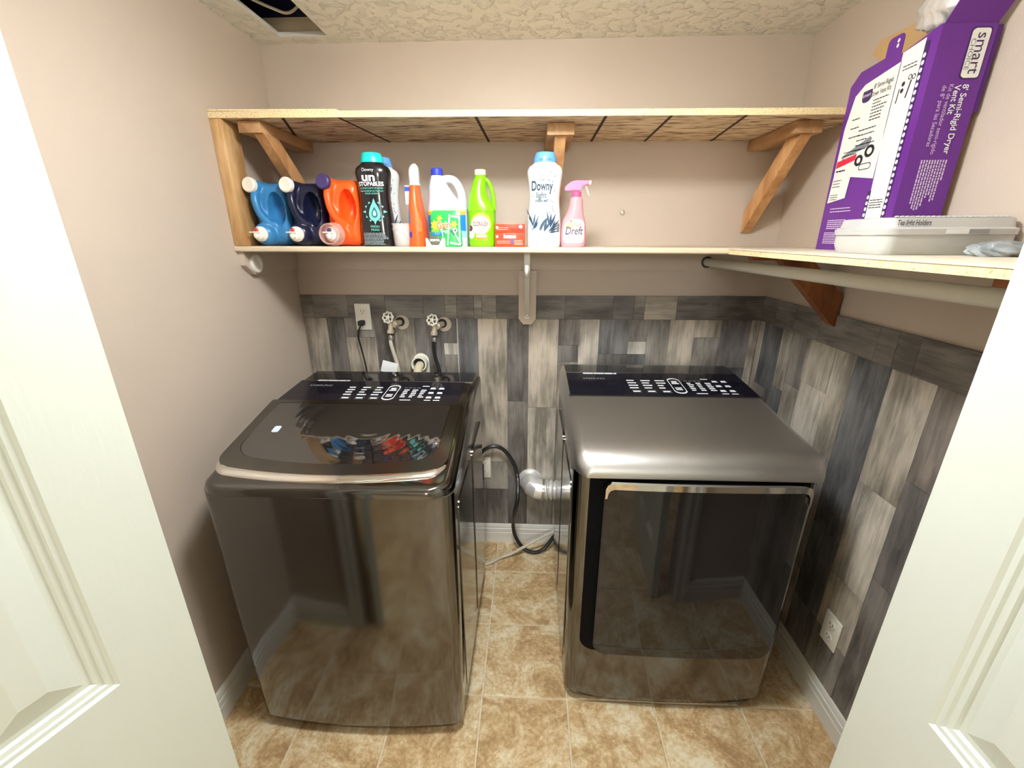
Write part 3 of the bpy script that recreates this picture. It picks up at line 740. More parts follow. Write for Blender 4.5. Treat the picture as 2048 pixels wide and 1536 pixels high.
prof = [(-.870, .9325), (-.870, .940), (-.868, .950), (-.862, .962), (-.850, .975), (-.834, .985), (-.81, .9925), (-.77, .998), (-.70, 1.004), (-.60, 1.014), (-.50, 1.025), (-.465, 1.0275), (-.44, 1.031), (-.35, 1.039), (-.256, 1.0465), (-.16, 1.0495), (-.14, 1.0485), (-.130, 1.043)]
zf_d = interp(prof)
st = []
for y, z in prof:
    k = max(0, min(1, (-.80-y)/.07)); ins = .032*k**2.5
    st.append((y, z, .134+ins, .842-ins))
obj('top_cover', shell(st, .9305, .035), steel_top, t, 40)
bm = B(); rings(bm, [[Vector((x, y, z)) for x, y in plan(.1335, .8365, -.1295, -.8455, .012, .04)] for z in (.9292, .9304)]); obj('seam_line', bm, brushed, t, 0)
fyd = lambda x: -.846-.0125*(1-((x-.485)/.35)**2)
def frontplate(outline, d0, d1, cut=.05):
    b = art([outline]); slice_bm(b, cut)
    r = bmesh.ops.extrude_face_region(b, geom=b.faces[:]); ex = {g for g in r['geom'] if isinstance(g, bmesh.types.BMVert)}
    for v in b.verts:
        x, z = v.co.x, v.co.y; v.co = Vector((x, fyd(x)-(d1 if v in ex else d0), z))
    bmesh.ops.recalc_face_normals(b, faces=b.faces[:]); return b
obj('door_recess_shade', frontplate(rrect(.178, .795, .262, .9285, (.012, .012, .05, .05)), .0003, .0015), mat('recess_shade_black', (.003, .003, .004), .6, spec=.1), t, 0)  # thin black plate painted as the shade of a deep recess
dr = frontplate(rrect(.218, .785, .275, .918, (.03, .03, .045, .045)), .0018, .024)
door = obj('dryer_door', dr, black_gloss, t, 30)
obj('door_glass', frontplate(rrect(.221, .782, .279, .900, (.03, .03, .042, .042)), .0242, .0262), door_glass, door, 30)
out = [(.218, .875), (.218, .905), (.223, .918), (.234, .925), (.760, .925), (.776, .920), (.784, .905), (.784, .862), (.780, .862), (.778, .890), (.770, .902), (.755, .906), (.242, .906), (.231, .901), (.226, .892), (.223, .875)]
obj('door_handle', frontplate(out, .0265, .036), chrome, door, 30)
obj('control_panel', plate([(.150, -.463), (.826, -.463), (.826, -.257), (.150, -.257)], zf_d, .0003, .0010), console_m, t, 0)
obj('panel_gap', plate([(.145, -.472), (.831, -.472), (.831, -.4635), (.145, -.4635)], zf_d, .0003, .0008), black_matte, t, 0)
obj('rear_cover', plate([(.150, -.2555), (.826, -.2555), (.826, -.148), (.150, -.148)], zf_d, .0003, .0008), black_gloss, t, 0)
obj('panel_trim', plate([(.150, -.2569), (.70, -.2569), (.70, -.2556), (.150, -.2556)], zf_d, .0003, .002), brushed, t, 0)
wm, gm, tm, lm_ = console_marks(.150, .68, -.275, -.45, zf_d)
obj('control_marks', wm, print_white, t, 0); obj('button_outlines', gm, print_grey, t, 0); obj('rating_label', tm, print_white, t, 0); obj('lettering', lm_, print_grey, t, 0)
for (y0, y1) in ((-.78, -.49), (-.45, -.17)):
    bm = prism(B(), rrect(y0, y1, .12, .86, .03, 5), lambda y, z, d: (d, y, z), .1345, .1315); bmesh.ops.bevel(bm, geom=[e for e in bm.edges if all(v.co.x < .132 for v in e.verts)], offset=.002, segments=2, affect='EDGES')
    obj('side_emboss', bm, steel_dark, t, 40)

# ------------------------------------------------------------------ outlets, valves, hoses, duct
def outlet(label, M, plug_low=False):
    t = thing('wall_outlet', label, 'outlet', M.translation[:], world=True)
    o = Vector(t['_w'])
    bm = B(); box(bm, -.036, .036, -.006, 0, -.06, .06, .003); obj('cover_plate', bm, plate_white, t, 30, xf=M)
    for z in (.024, -.024):
        bm = B(); prism(bm, [(p[0], p[1]) for p in circ(0, z, .0165, .0145, 20)], lambda a, b, d: (a, d, b), -.0085, -.006); so = obj('socket', bm, plate_white, t, 0, xf=M)
        bm = B(); box(bm, -.0075, -.0055, -.0089, -.0086, z-.002, z+.008); box(bm, .0055, .0075, -.0089, -.0086, z-.002, z+.008); box(bm, -.002, .002, -.0089, -.0086, z-.010, z-.006)
        obj('slots', bm, socket_dark, so, 0, xf=M)
    return t
outlet('white wall outlet above the washer with a black plug in its lower socket', Matrix.Translation((-.760, -.0087, 1.226)))
outlet('white wall outlet between the machines with the large black dryer plug', Matrix.Translation((-.226, -.0075, .458)))
outlet('white wall outlet low on the right wall, nothing plugged in', Matrix.Translation((XR-.0075, -.807, .33)) @ Matrix.Rotation(-math.pi/2, 4, 'Z'))
t = thing('power_cord', 'thin black power cord plugged in above the washer', 'cord', (-.763, -.03, 1.2))
bm = B(); box(bm, -.775, -.750, -.052, -.0178, 1.191, 1.213, .004); obj('plug', bm, black_matte, t)
obj('cable', tube(B(), [(-.763, -.048, 1.193), (-.772, -.052, 1.17), (-.778, -.05, 1.14), (-.772, -.045, 1.08), (-.755, -.06, 1.0), (-.745, -.08, .9), (-.74, -.12, .8)], .0042, 8), black_matte, t)
t = thing('heavy_power_cord', 'thick black dryer cord looping down between the machines', 'cord', (-.24, -.05, .46))
bm = B(); box(bm, -.262, -.222, -.068, -.0167, .405, .49, .012, 3); obj('plug', bm, black_matte, t)
obj('cable', tube(B(), [(-.246, -.055, .485), (-.243, -.06, .535), (-.225, -.06, .575), (-.176, -.055, .60), (-.127, -.05, .585), (-.078, -.05, .519), (-.052, -.06, .441), (-.048, -.135, .369), (-.062, -.13, .279), (-.073, -.08, .172), (-.062, -.07, .085), (-.02, -.085, .025), (.035, -.10, .0105), (.090, -.085, .025), (.145, -.06, .09), (.20, -.06, .16), (.26, -.09, .25)], .0098, 10), mat('cord_black', lin(34, 36, 36), .35, coat=.2), t)
o = obj('drain_hose', tube(B(), [(-.30, -.215, .009), (-.231, -.200, .009), (-.18, -.18, .010), (-.139, -.150, .014), (-.085, -.13, .022), (-.037, -.115, .042), (.05, -.085, .078), (.145, -.055, .112), (.22, -.05, .13)], .0075, 10), grey_hose)
o['label'] = 'slim grey hose lying on the tiles between the machines'; o['category'] = 'hose'
def valve(label, x, hx, z, hz, hose_label, pts, hm, tagged=False):
    t = thing('water_valve', label, 'valve', (x, -.01, z), None)
    obj('wall_patch', lathe(B(), [(.033, 0), (.033, .0012), (.001, .0014)], axis((x+.008, -.0085, z-.002), (0, -1, 0)), 24), paint, t)
    obj('pipe_hole_shade', lathe(B(), [(.021, 0), (.021, .0007), (.001, .0008)], axis((x, -.0101, z+.002), (0, -1, 0)), 20), black_matte, t)  # flat black disc painted as the shade inside the pipe hole
    bm = B(); lathe(bm, [(.013, .001), (.013, .030), (.016, .032), (.016, .048), (.010, .052)], axis((x, -.011, z), (-.35, -1, -.02)), 16)
    lathe(bm, [(.012, 0), (.012, .035), (.0155, .036), (.0155, .05)], axis((hx+.006, -.060, z+.01), (-.12, -.05, -1)), 16); obj('valve_body', bm, brass, t)
    obj('stem', lathe(B(), [(.006, 0), (.006, .03)], axis((hx+.006, -.060, z+.004), (-.25, -.6, .6)), 10), brass, t)
    # handwheel: scalloped ring, hub and spokes
    M = axis((hx, -.078, hz), (-.15, -1, .35)); bm = B(); loops = []
    for i in range(40):
        a = 2*math.pi*i/40; rr = .0225+.0022*math.cos(8*a); c = Vector((rr*math.cos(a), rr*math.sin(a), 0)); e1 = Vector((math.cos(a), math.sin(a), 0))
        loops.append([M @ (c+e1*.0042*math.cos(q*math.pi/3)+Vector((0, 0, .0042*math.sin(q*math.pi/3)))) for q in range(6)])
    V = [[bm.verts.new(p) for p in L] for L in loops]
    for i in range(40):
        for q in range(6): bm.faces.new((V[i][q], V[i][(q+1) % 6], V[(i+1) % 40][(q+1) % 6], V[(i+1) % 40][q]))
    lathe(bm, [(.008, -.004), (.008, .005), (.004, .007)], M, 12)
    for k in range(5):
        a = 2*math.pi*k/5; tube(bm, [M @ Vector((.006*math.cos(a), .006*math.sin(a), 0)), M @ Vector((.021*math.cos(a), .021*math.sin(a), 0))], .0028, 6, 1)
    obj('handwheel', bm, plate_white, t)
    h = thing('supply_hose', hose_label, 'hose', pts[0], None)
    obj('hose', tube(B(), pts, .0085, 10), hm, h)
    obj('coupling', lathe(B(), [(.013, 0), (.014, .004), (.014, .018), (.011, .021)], axis(pts[0], (0, 0, -1)), 12), brushed, h)
    if tagged:
        M = Matrix.Translation((-.640, -.074, 1.005)) @ Matrix.Rotation(.25, 4, 'Y') @ Matrix.Rotation(-.2, 4, 'X'); bm = B(); box(bm, -.036, .036, -.0012, .0012, -.026, .026); obj('paper_tag', bm, print_white, h, 0, xf=M)
    return h
zc = 1.155
valve('water shut-off valve with white hose, left of the two', -.592, -.624, 1.203, 1.236, 'pale supply hose with a paper tag behind the washer', [(-.622, -.063, zc-.002), (-.626, -.066, 1.12), (-.618, -.062, 1.07), (-.608, -.06, 1.02), (-.60, -.07, .95), (-.59, -.11, .85)], grey_hose, True)
valve('water shut-off valve with black hose, right of the two', -.398, -.428, 1.196, 1.226, 'black supply hose hanging behind the washer', [(-.426, -.063, zc-.009), (-.432, -.066, 1.10), (-.428, -.063, 1.05), (-.415, -.064, 1.0), (-.40, -.08, .93), (-.39, -.11, .85)], black_matte)
t = thing('drain_standpipe', 'white plastic drain standpipe rising behind the washer', 'pipe', (-.507, -.04, .9))
pts = [(-.507+.037*math.cos(math.pi*i/10), 1.020+.037*math.sin(math.pi*i/10)) for i in range(11)]+[(-.544, .93), (-.470, .93)]
obj('wall_plate', prism(B(), pts, lambda x, z, d: (x, d, z), -.016, -.0087), pvc, t, 30)
bm = lathe(B(), [(.0355, .0), (.0355, .045), (.033, .047), (.029, .045), (.028, .012), (.0, .010)], axis((-.507, -.0162, 1.012), (0, -1, .08)), 28)
obj('pipe', bm, pvc, t)
obj('pipe_throat_shade', lathe(B(), [(.0275, .0), (.0275, .001), (0, .0012)], axis((-.507, -.040, 1.014), (0, -1, .08)), 24), black_matte, t)  # black disc closes the pipe, standing for the shade inside it
obj('drain_end', tube(B(), [(-.506, -.038, 1.008), (-.506, -.062, 1.006), (-.507, -.088, .992), (-.508, -.100, .95), (-.508, -.10, .85)], .0195, 14), mat('tan_hose', lin(226, 216, 188), .5), t)
# exhaust duct: gored elbow on the wall, flexible foil run to the dryer
t = thing('exhaust_duct', 'shiny aluminium dryer vent elbow and flexible duct on the back wall', 'duct', (.02, -.06, .39))
bm = B(); lathe(bm, [(.062, 0), (.062, .003), (.053, .004), (.053, .02)], axis((.012, -.0085, .392), (0, -1, 0)), 32); obj('wall_collar', bm, alu, t)
path = [Vector((.012, -.018, .392)), Vector((.012, -.040, .391)), Vector((.022, -.062, .387)), Vector((.045, -.075, .381)), Vector((.070, -.076, .376))]
obj('elbow', tube(B(), path, .050, 24, 1, raw=True), alu, t, 20)
nP = 60; fp = [Vector((.070+.24*i/nP, -.076+.004*math.sin(i*.1), .376-.012*i/nP)) for i in range(nP+1)]
obj('flex_duct', tube(B(), fp, lambda q: .047+.0045*math.cos(q*nP*1.05), 20, raw=True), alu, t, 60)
obj('clamp', tube(B(), [(.068, -.076, .3765), (.078, -.076, .3755)], .0535, 24, 1), brushed, t)

# ------------------------------------------------------------------ bottles and boxes on the lower shelf
def place(x, y): return (x, y, zs_(x)+.0004)
def deco(name, polys, m, parent, f, off=.0006, cut=.006):
    b = art(polys); slice_bm(b, cut); return obj(name, onto(b, lambda x, z: (x, f(x, z)-off, z)), m, parent, 40)
def words(name, s, size, cx, cz, m, parent, f, width=None, off=.0012, bold=.0, shear=0, rot=0):
    b = text(s, size, width, 0, 0, bold=bold, shear=shear)
    if rot: bmesh.ops.rotate(b, cent=(0, 0, 0), matrix=Matrix.Rotation(rot, 3, 'Z'), verts=b.verts[:])
    bmesh.ops.translate(b, vec=(cx, cz, 0), verts=b.verts[:]); slice_bm(b, .008)
    return obj(name, onto(b, lambda x, z: (x, f(x, z)-off, z)), m, parent, 0)

def make_jug(name_label, x, y, zr, body_m, w, h, cap_m, cup=False, side=None, D=.2):
    """large detergent jug lying on its back: spigot end facing the room. local origin: bottom centre, -y is the room"""
    t = thing('detergent_jug', name_label, 'jug', place(x, y), 'press-tap detergent jugs on the shelf', world=False, rotz=zr)
    hw = w/2
    bm = B(); L = []
    for y_, s, dz in ((D, .80, 0), (D-.012, .95, 0), (D-.04, 1, 0), (.06, 1, 0), (.045, 1, 0), (.022, .97, 0), (.006, .88, 0), (-.002, .70, 0)):
        pts = rrect(-hw*s, hw*s, h/2-h/2*s, h/2+h/2*s, (.026*s, .034*s, .055*s, .020*s), 6); L.append([Vector((a, y_, b_+.0)) for a, b_ in pts])
    rings(bm, L)
    # scoop beside the handle
    cb = B(); bmesh.ops.create_icosphere(cb, subdivisions=3, radius=1); bmesh.ops.scale(cb, vec=(w*.25, .065, h*.275), verts=cb.verts[:]); bmesh.ops.translate(cb, vec=(w*.17, -.006, h*.58), verts=cb.verts[:])
    co = cutter(cb)
    bm = evaluated(bm, [('BOOLEAN', {'object': co, 'operation': 'DIFFERENCE', 'solver': 'EXACT'})]); bpy.data.objects.remove(co)
    # shoulder for the tap, handle bar, fill neck
    sx, sz = -hw*.46, .0405
    lathe(bm, [(.040, -.08), (.040, -.006), (.0385, .012), (.034, .024), (.028, .031), (.022, .034)], axis((sx, .0, sz), (0, -1, 0)), 28)
    tube(bm, [(-hw*.66, .03, h*.93), (-hw*.62, -.010, h*.84), (-hw*.58, -.024, h*.70), (-hw*.44, -.020, h*.50), (-hw*.16, -.006, h*.37), (hw*.15, .015, h*.33)], lambda q: .0150-.0015*math.sin(q*3.1), 14)
    lathe(bm, [(.024, -.05), (.022, .0), (.020, .012)], axis((-hw*.66, -.004, h*.93), (-.15, -1, .12)), 20)
    bm = evaluated(bm, [('REMESH', {'mode': 'VOXEL', 'voxel_size': .0042, 'use_smooth_shade': True}), ('SMOOTH', {'factor': .5, 'iterations': 5})])
    obj('body', bm, body_m, t, 0)
    for f in t.children[0].data.polygons: f.use_smooth = True
    pm = pc('white_cap', 244, 240, 228)
    M = axis((-hw*.66-.003, -.017, h*.93+.0025), (-.15, -1, .12))
    obj('fill_cap', lathe(B(), [(.025, 0), (.0255, .004), (.025, .014), (.021, .018), (.018, .0172), (.0, .0170)], M, 28), cap_m, t)
    sp = B(); lathe(sp, [(.0255, 0), (.0255, .006), (.0225, .009), (.020, .016), (.018, .019), (.0, .0195)], axis((sx, -.0345, sz), (0, -1, 0)), 28); tap = obj('tap', sp, pm, t)
    b = B(); box(b, sx-.026, sx+.009, -.062, -.056, sz+.004, sz+.008, .001); lathe(b, [(.009, 0), (.009, .010), (.006, .012)], axis((sx-.002, -.054, sz-.006), (0, -1, 0)), 14); obj('tap_lever', b, pm, tap)
    obj('tap_button', lathe(B(), [(.0075, 0), (.0075, .005), (.005, .007)], axis((sx-.004, -.0515, sz+.0125), (0, -1, .2)), 14), pc('tap_red', 196, 66, 62) if not cup else pc('tap_violet', 70, 60, 120), tap)
    if cup:
        lathe_b = lathe(B(), [(.0395, -.008), (.036, .032), (.033, .035), (.030, .032), (.034, -.006)], axis((sx, -.036, sz), (0, -1, 0)), 28)
        obj('measuring_cap', lathe_b, clear_plastic('pink_clear', lin(240, 196, 186), .42), t)
    if side:
        b = B(); box(b, hw+.0004, hw+.0014, .045, .17, .03, h-.05); obj('side_label', b, side[0], t, 0)
        b = B(); box(b, hw+.0016, hw+.0022, .05, .13, .06, .10); box(b, hw+.0016, hw+.0022, .05, .15, .115, .135); obj('side_print', b, side[1], t, 0)
    return t
make_jug('light blue detergent jug with white cap, leftmost on the shelf', -.929, -.320, 0, pc('jug_sky', 58, 130, 186), .122, .212, pc('white_cap', 244, 240, 228), D=.135)
make_jug('navy blue detergent jug with white cap, between the light blue and orange jugs', -.799, -.320, 0, pc('jug_navy', 26, 30, 56, .28), .122, .212, pc('white_cap', 244, 240, 228))
make_jug('orange detergent jug with purple cap and a clear cup over its tap', -.669, -.322, 0, pc('jug_orange', 246, 92, 30), .118, .222, pc('cap_purple', 64, 52, 104), True, (pc('label_maroon', 74, 28, 46), pc('label_blue', 46, 84, 168)))

# scent-bead bottles
SB = smooth_sections([(0, 0, 0, .055, .036, 3.0), (.004, 0, 0, .0585, .039, 3.0), (.04, 0, 0, .0600, .040, 2.8), (.085, 0, 0, .0585, .039, 2.7), (.155, 0, 0, .0525, .036, 2.6), (.205, 0, 0, .0560, .038, 2.6), (.240, 0, 0, .0605, .040, 2.5), (.258, 0, 0, .0545, .038, 2.3), (.266, 0, 0, .043, .035, 2.1), (.271, 0, 0, .0385, .034, 2.0)], 4)
fSB = front_fn(SB)
def bead_bottle(label, loc, body_m, cap_m):
    t = thing('scent_bead_bottle', label, 'bottle', loc, 'scent-bead bottles on the shelf', world=False)
    obj('body', loft(B(), SB, 36), body_m, t, 40)
    obj('cap', loft(B(), [(.2712, 0, 0, .0375, .0335, 2), (.272, 0, 0, .0395, .0355, 2), (.286, 0, 0, .0375, .0345, 2), (.288, 0, 0, .0365, .034, 2), (.298, 0, 0, .0335, .0315, 2), (.302, 0, 0, .031, .029, 2)], 32), cap_m, t, 40)
    return t
tealm = pc('print_teal', 120, 214, 200); dk = pc('print_navy', 50, 72, 96); lt = pc('print_paleblue', 168, 202, 226)
b1 = bead_bottle('black scent-bead bottle with teal cap beside the orange jug', place(-.550, -.304), pc('bottle_black', 22, 22, 26, .15, coat=.6), None or pc('cap_teal', 36, 208, 196))
wt = print_white
words('lettering', 'Downy', .014, -.006, .247, wt, b1, fSB); words('lettering', 'un', .036, -.006, .224, wt, b1, fSB, .046, bold=.0012)
words('lettering', 'STOPABLES', .018, 0, .203, wt, b1, fSB, .086, bold=.0006)
words('lettering', 'IN-WASH SCENT BOOSTER', .008, 0, .190, tealm, b1, fSB, .080); words('lettering', 'RÉHAUSSEUR DE PARFUM', .007, 0, .181, tealm, b1, fSB, .078); words('lettering', 'POUR LESSIVE', .007, 0, .173, tealm, b1, fSB, .046)
def drop(cx, cz, r): return [(cx+r*.78*math.sin(a)*(.5-.5*math.cos(a))**.55, cz-r*math.cos(a)*-1.0 if False else cz+r*(1.0*math.cos(a))) for a in [2*math.pi*i/28 for i in range(28)]]
D1 = drop(.004, .118, .034); D2 = drop(.004, .113, .019)
deco('drop_emblem', [D1], tealm, b1, fSB, .0008); deco('drop_core', [drop(.004, .113, .018)], pc('print_teal_dark', 38, 120, 122), b1, fSB, .0012); deco('drop_centre', [drop(.004, .111, .010)], pc('print_mint', 200, 236, 224), b1, fSB, .0016)
pet = []
for k in range(12):
    a = 2*math.pi*k/12; r0, r1 = .031, .037+.006*(k % 3 == 0); c, s = math.cos(a), math.sin(a); wv = .005
    pet.append([(.004+r0*c-wv*s, .115+r0*s+wv*c), (.004+r1*c, .115+r1*s), (.004+r0*c+wv*s, .115+r0*s-wv*c)])
deco('emblem_rays', pet, tealm, b1, fSB, .0008)
words('lettering', 'FRESH', .011, .002, .066, tealm, b1, fSB, .030); words('lettering', 'FRAIS', .011, .002, .055, tealm, b1, fSB, .028)
deco('small_print', bars(-.044, .044, .043, 9, .0046, .0022, rnd, .7), pc('print_greyblue', 150, 166, 172), b1, fSB, .0008)
b2 = bead_bottle('white scent-bead bottle with light blue cap standing alone between red boxes and pink spray', place(.046, -.300), pc('bottle_white', 220, 223, 224, .25), pc('cap_blue', 106, 164, 224))
words('lettering', 'Downy', .042, -.010, .196, dk, b2, fSB, .072, bold=.0009); words('lettering', 'light', .026, -.012, .168, pc('print_greygreen', 96, 116, 122), b2, fSB, .036, bold=.0008)
deco('rule_lines', [[(-.046, .165), (-.036, .165), (-.036, .1662), (-.046, .1662)], [(.012, .165), (.022, .165), (.022, .1662), (.012, .1662)]], dk, b2, fSB)
words('lettering', 'OCEAN MIST', .010, -.010, .150, dk, b2, fSB, .046, bold=.0004); words('lettering', 'IN-WASH SCENT BOOSTER', .005, -.010, .141, dk, b2, fSB, .044)
deco('swirl_emblem', ringpoly(circ(-.010, .222, .0100, .009), circ(-.010, .222, .0088, .0078))+ringpoly(circ(-.009, .221, .0062, .0055), circ(-.009, .221, .0050, .0044)), dk, b2, fSB)
lr = random.Random(12)
def blade(x, z, L, a, w):
    c, s = math.cos(a), math.sin(a); P_ = [(0, -w*.4), (L*.4, -w), (L, 0), (L*.4, w), (0, w*.4)]
    return [(x+p*c-q*s, z+p*s+q*c) for p, q in P_]
A_, B_ = [], []
for k in range(44):
    x = lr.uniform(-.040, .022); (A_ if k % 3 == 0 else B_).append(blade(x, lr.uniform(.050, .078), lr.uniform(.022, .066), math.radians(lr.uniform(40, 115)), lr.uniform(.0022, .0050)))
for k in range(5): A_.append(blade(.02+.002*k, .048+.004*k, .03, math.radians(10+14*k), .003))
deco('leaf_print', B_, lt, b2, fSB, .0008); deco('leaf_print', A_, dk, b2, fSB, .0011)
deco('leaf_print', [blade(lr.uniform(.012, .034), lr.uniform(.09, .24), .006, lr.uniform(0, 3), .0014) for _ in range(14)], dk, b2, fSB, .0009)
deco('small_print', bars(-.050, .008, .032, 6, .0052, .0020, rnd, .6), lt, b2, fSB, .0008)
deco('barcode', [[(.044+.0, .05+.0032*k), (.054, .05+.0032*k), (.054, .05+.0032*k+.0018), (.044, .05+.0032*k+.0018)] for k in range(9)], dk, b2, fSB, .0008, .004)
deco('scoop_icon', ringpoly(rrect(.026, .042, .014, .036, .002, 2), rrect(.0272, .0408, .0152, .0348, .002, 2)), lt, b2, fSB, .0008)
words('lettering', 'OCEAN MIST', .007, 0, .278, dk, b2, front_fn([(.2712, 0, 0, .0395, .0355, 2), (.302, 0, 0, .031, .029, 2)]), .04, off=.0022)
# the same white bottle again, half hidden
dup(b2, place(-.548, -.214), 'white scent-bead bottle with light blue cap, half hidden behind the black bottle', .42)

# measuring cups
t = thing('measuring_cup', 'small clear plastic measuring cup standing by the black bottle', 'cup', place(-.453, -.338), 'clear measuring cups', world=False)
clr = clear_plastic('clear_cup', lin(240, 236, 232), .32)
cup_p = [(.0, .001), (.029, 0), (.031, .004), (.0345, .056), (.037, .057), (.037, .060), (.033, .060), (.0295, .006), (.0, .004)]
obj('bowl', lathe(B(), cup_p, None, 28), clr, t)
dup(t, (-.453, -.338, zs_(-.453)+.0170), 'clear plastic measuring cup nested inside another beside the black bottle')

# orange stain-remover bottle seen edge-on
t = thing('stain_remover_bottle', 'slim orange-red stain remover bottle with clear brush cap, seen edge-on', 'bottle', place(-.399, -.325), None, world=False)
SR = smooth_sections([(0, 0, 0, .027, .046, 3), (.004, 0, 0, .0295, .049, 3), (.06, 0, 0, .0285, .049, 2.8), (.12, -.002, 0, .024, .045, 2.6), (.17, -.003, 0, .0185, .036, 2.4), (.199, -.003, 0, .0165, .026, 2.2)], 4)
fSR = front_fn(SR)
red = pc('stain_red', 248, 96, 40)
obj('body', loft(B(), SR, 28), red, t, 40)
obj('collar', loft(B(), [(.1995, -.003, 0, .0175, .022, 2.4), (.206, -.003, 0, .0175, .022, 2.4)], 24), pc('white_cap', 244, 240, 228), t)
obj('brush_cap', loft(B(), smooth_sections([(.2065, -.003, 0, .0165, .021, 2.6), (.235, -.003, 0, .0175, .020, 2.6), (.255, -.002, 0, .0155, .016, 2.4), (.265, -.001, 0, .0075, .008, 2.2), (.2675, 0, 0, .003, .003, 2)], 3), 24), clear_plastic('cap_clear', lin(225, 225, 222), .75), t, 40)
deco('side_label', [[(-.030, .075), (-.0155, .078), (-.018, .150), (-.0255, .135)]], pc('label_azure', 52, 152, 232), t, fSR, .0008); deco('side_label', [[(-.030, .034), (-.012, .030), (-.012, .050), (-.030, .046)]], pc('label_violet', 62, 48, 170), t, fSR, .0008)
deco('small_print', [[(.008+.003*k, .05), (.0094+.003*k, .05), (.0094+.003*k, .125-.01*k), (.008+.003*k, .125-.01*k)] for k in range(5)], pc('print_peach', 250, 150, 100), t, fSR, .0008)
b = B(); box(b, -.0385, -.0225, -.0015, .0015, .140, .196); 
obj('hang_tag', b, pc('tag_white', 228, 226, 222), t, 0); b = B(); box(b, -.0387, -.0223, -.0019, -.0016, .196-.014, .196); obj('tag_band', b, pc('label_cobalt', 52, 88, 190), t, 0)
b = B(); box(b, -.0386, -.012, -.0008, .0008, .1962, .2); obj('tag_loop', b, pc('tag_white', 228, 226, 222), t, 0)

# bleach jug
t = thing('bleach_jug', 'white bleach jug with blue cap and orange and blue label, handle to the right', 'jug', place(-.300, -.275), None, world=False)
BJ = smooth_sections([(0, 0, 0, .066, .042, 3), (.004, 0, 0, .0705, .046, 3), (.06, 0, 0, .0715, .047, 2.9), (.118, 0, 0, .0715, .047, 2.9), (.135, -.001, 0, .069, .046, 2.7), (.165, -.016, 0, .050, .040, 2.4), (.195, -.027, 0, .038, .033, 2.1), (.222, -.0325, 0, .026, .025, 2), (.236, -.033, 0, .0205, .0205, 2)], 4)
fBJ = front_fn(BJ); wj = pc('jug_white', 204, 212, 224, .35)
obj('body', loft(B(), BJ, 36), wj, t, 40)
obj('handle', tube(B(), [(-.018, 0, .214), (-.004, 0, .224), (.022, 0, .222), (.040, 0, .204), (.051, 0, .178), (.054, 0, .150), (.053, 0, .122)], lambda q: .0135+.002*q, 14), wj, t)
obj('cap', lathe(B(), [(.0195, .2365), (.0212, .238), (.0205, .256), (.018, .259), (0, .2592)], Matrix.Translation((-.033, 0, 0)), 28), pc('cap_royal', 52, 66, 190), t)
deco('label_band', [[(-.066, .106), (.067, .106), (.067, .117), (-.066, .117)]], pc('label_amber', 240, 172, 66), t, fBJ, .0006); deco('label_band', [[(-.066, .117), (.067, .117), (.067, .1215), (-.066, .1215)]], pc('label_yellow', 250, 232, 120), t, fBJ, .0006)
deco('label_field', [[(-.066, .030), (.067, .030), (.067, .106), (-.066, .106)]], pc('label_bright_blue', 36, 128, 220), t, fBJ, .0006); deco('label_gradient', [[(-.066, .03), (.067, .03), (.067, .052), (.02, .056), (-.066, .05)]], pc('label_pale', 140, 196, 238), t, fBJ, .0009)  # paler lower part of the printed label gradient
words('lettering', 'CLEANS & DEODORIZES', .008, -.012, .1125, pc('print_brown', 96, 52, 20), t, fBJ, .07)

# detergent pod pouch
t = thing('detergent_pouch', 'bright green detergent pouch with flower logo in front of the white bleach jug', 'pouch', place(-.297, -.345), None, world=False)
PO = smooth_sections([(0, 0, 0, .050, .011, 2.6), (.006, 0, 0, .0565, .0125, 2.6), (.03, 0, 0, .0555, .0125, 2.4), (.07, 0, 0, .053, .011, 2.4), (.10, 0, 0, .0525, .007, 2.4), (.112, -.001, 0, .048, .003, 2.2), (.119, -.001, 0, .040, .0014, 2.2)], 4)
fPO = front_fn(PO); gp = pc('pouch_green', 44, 178, 86, .25)
obj('bag', loft(B(), PO, 32), gp, t, 40)
fl = []
for (cx, cz, r, n) in ((-.036, .072, .019, 7), (-.020, .094, .012, 6), (.030, .074, .014, 6)):
    for k in range(n): a = 2*math.pi*k/n; fl.append(blade(cx, cz, r, a, r*.28))
deco('flower_print', fl, pc('print_gold', 222, 190, 60), t, fPO, .0009); deco('flower_print', [blade(-.030, .060, .024, a, .006) for a in (2.2, 2.9, 3.6, 4.3, 5.0)], pc('print_leaf', 120, 196, 52), t, fPO, .0007)
words('lettering', 'Gain', .032, -.006, .070, pc('print_halo', 250, 240, 200), t, fPO, .050, off=.0014, bold=.0025, rot=.1); words('lettering', 'Gain', .032, -.006, .070, pc('print_orange', 228, 112, 40), t, fPO, .048, off=.0020, bold=.0006, rot=.1)
words('lettering', 'flings!', .015, -.002, .052, print_white, t, fPO, .030, off=.0014)
deco('print_ribbon', [rrect(-.050, -.006, .038, .047, .004, 3)], pc('label_bright_blue', 36, 128, 220), t, fPO, .0012); words('lettering', '3 in 1', .008, -.028, .0425, print_white, t, fPO, off=.0018)
deco('pod_icon', [[(.016, .052), (.030, .062), (.044, .050), (.030, .036)]], pc('print_deepgreen', 26, 112, 62), t, fPO, .0010); deco('pod_icon', ringpoly(circ(.034, .054, .008), circ(.034, .054, .004)), print_white, t, fPO, .0014)
zipm = clear_plastic('pouch_film', (.9, .92, .9), .8)
deco('film_strip', [[(.004, .004), (.008, .004), (.019, .104), (.013, .108)], [(.022, .062), (.026, .058), (.054, .012), (.050, .006)], [(.014, .010), (.050, .004), (.048, .010), (.016, .017)], [(-.014, .070), (-.011, .070), (-.008, .02), (-.010, .02)]], print_white, t, fPO, .0018)
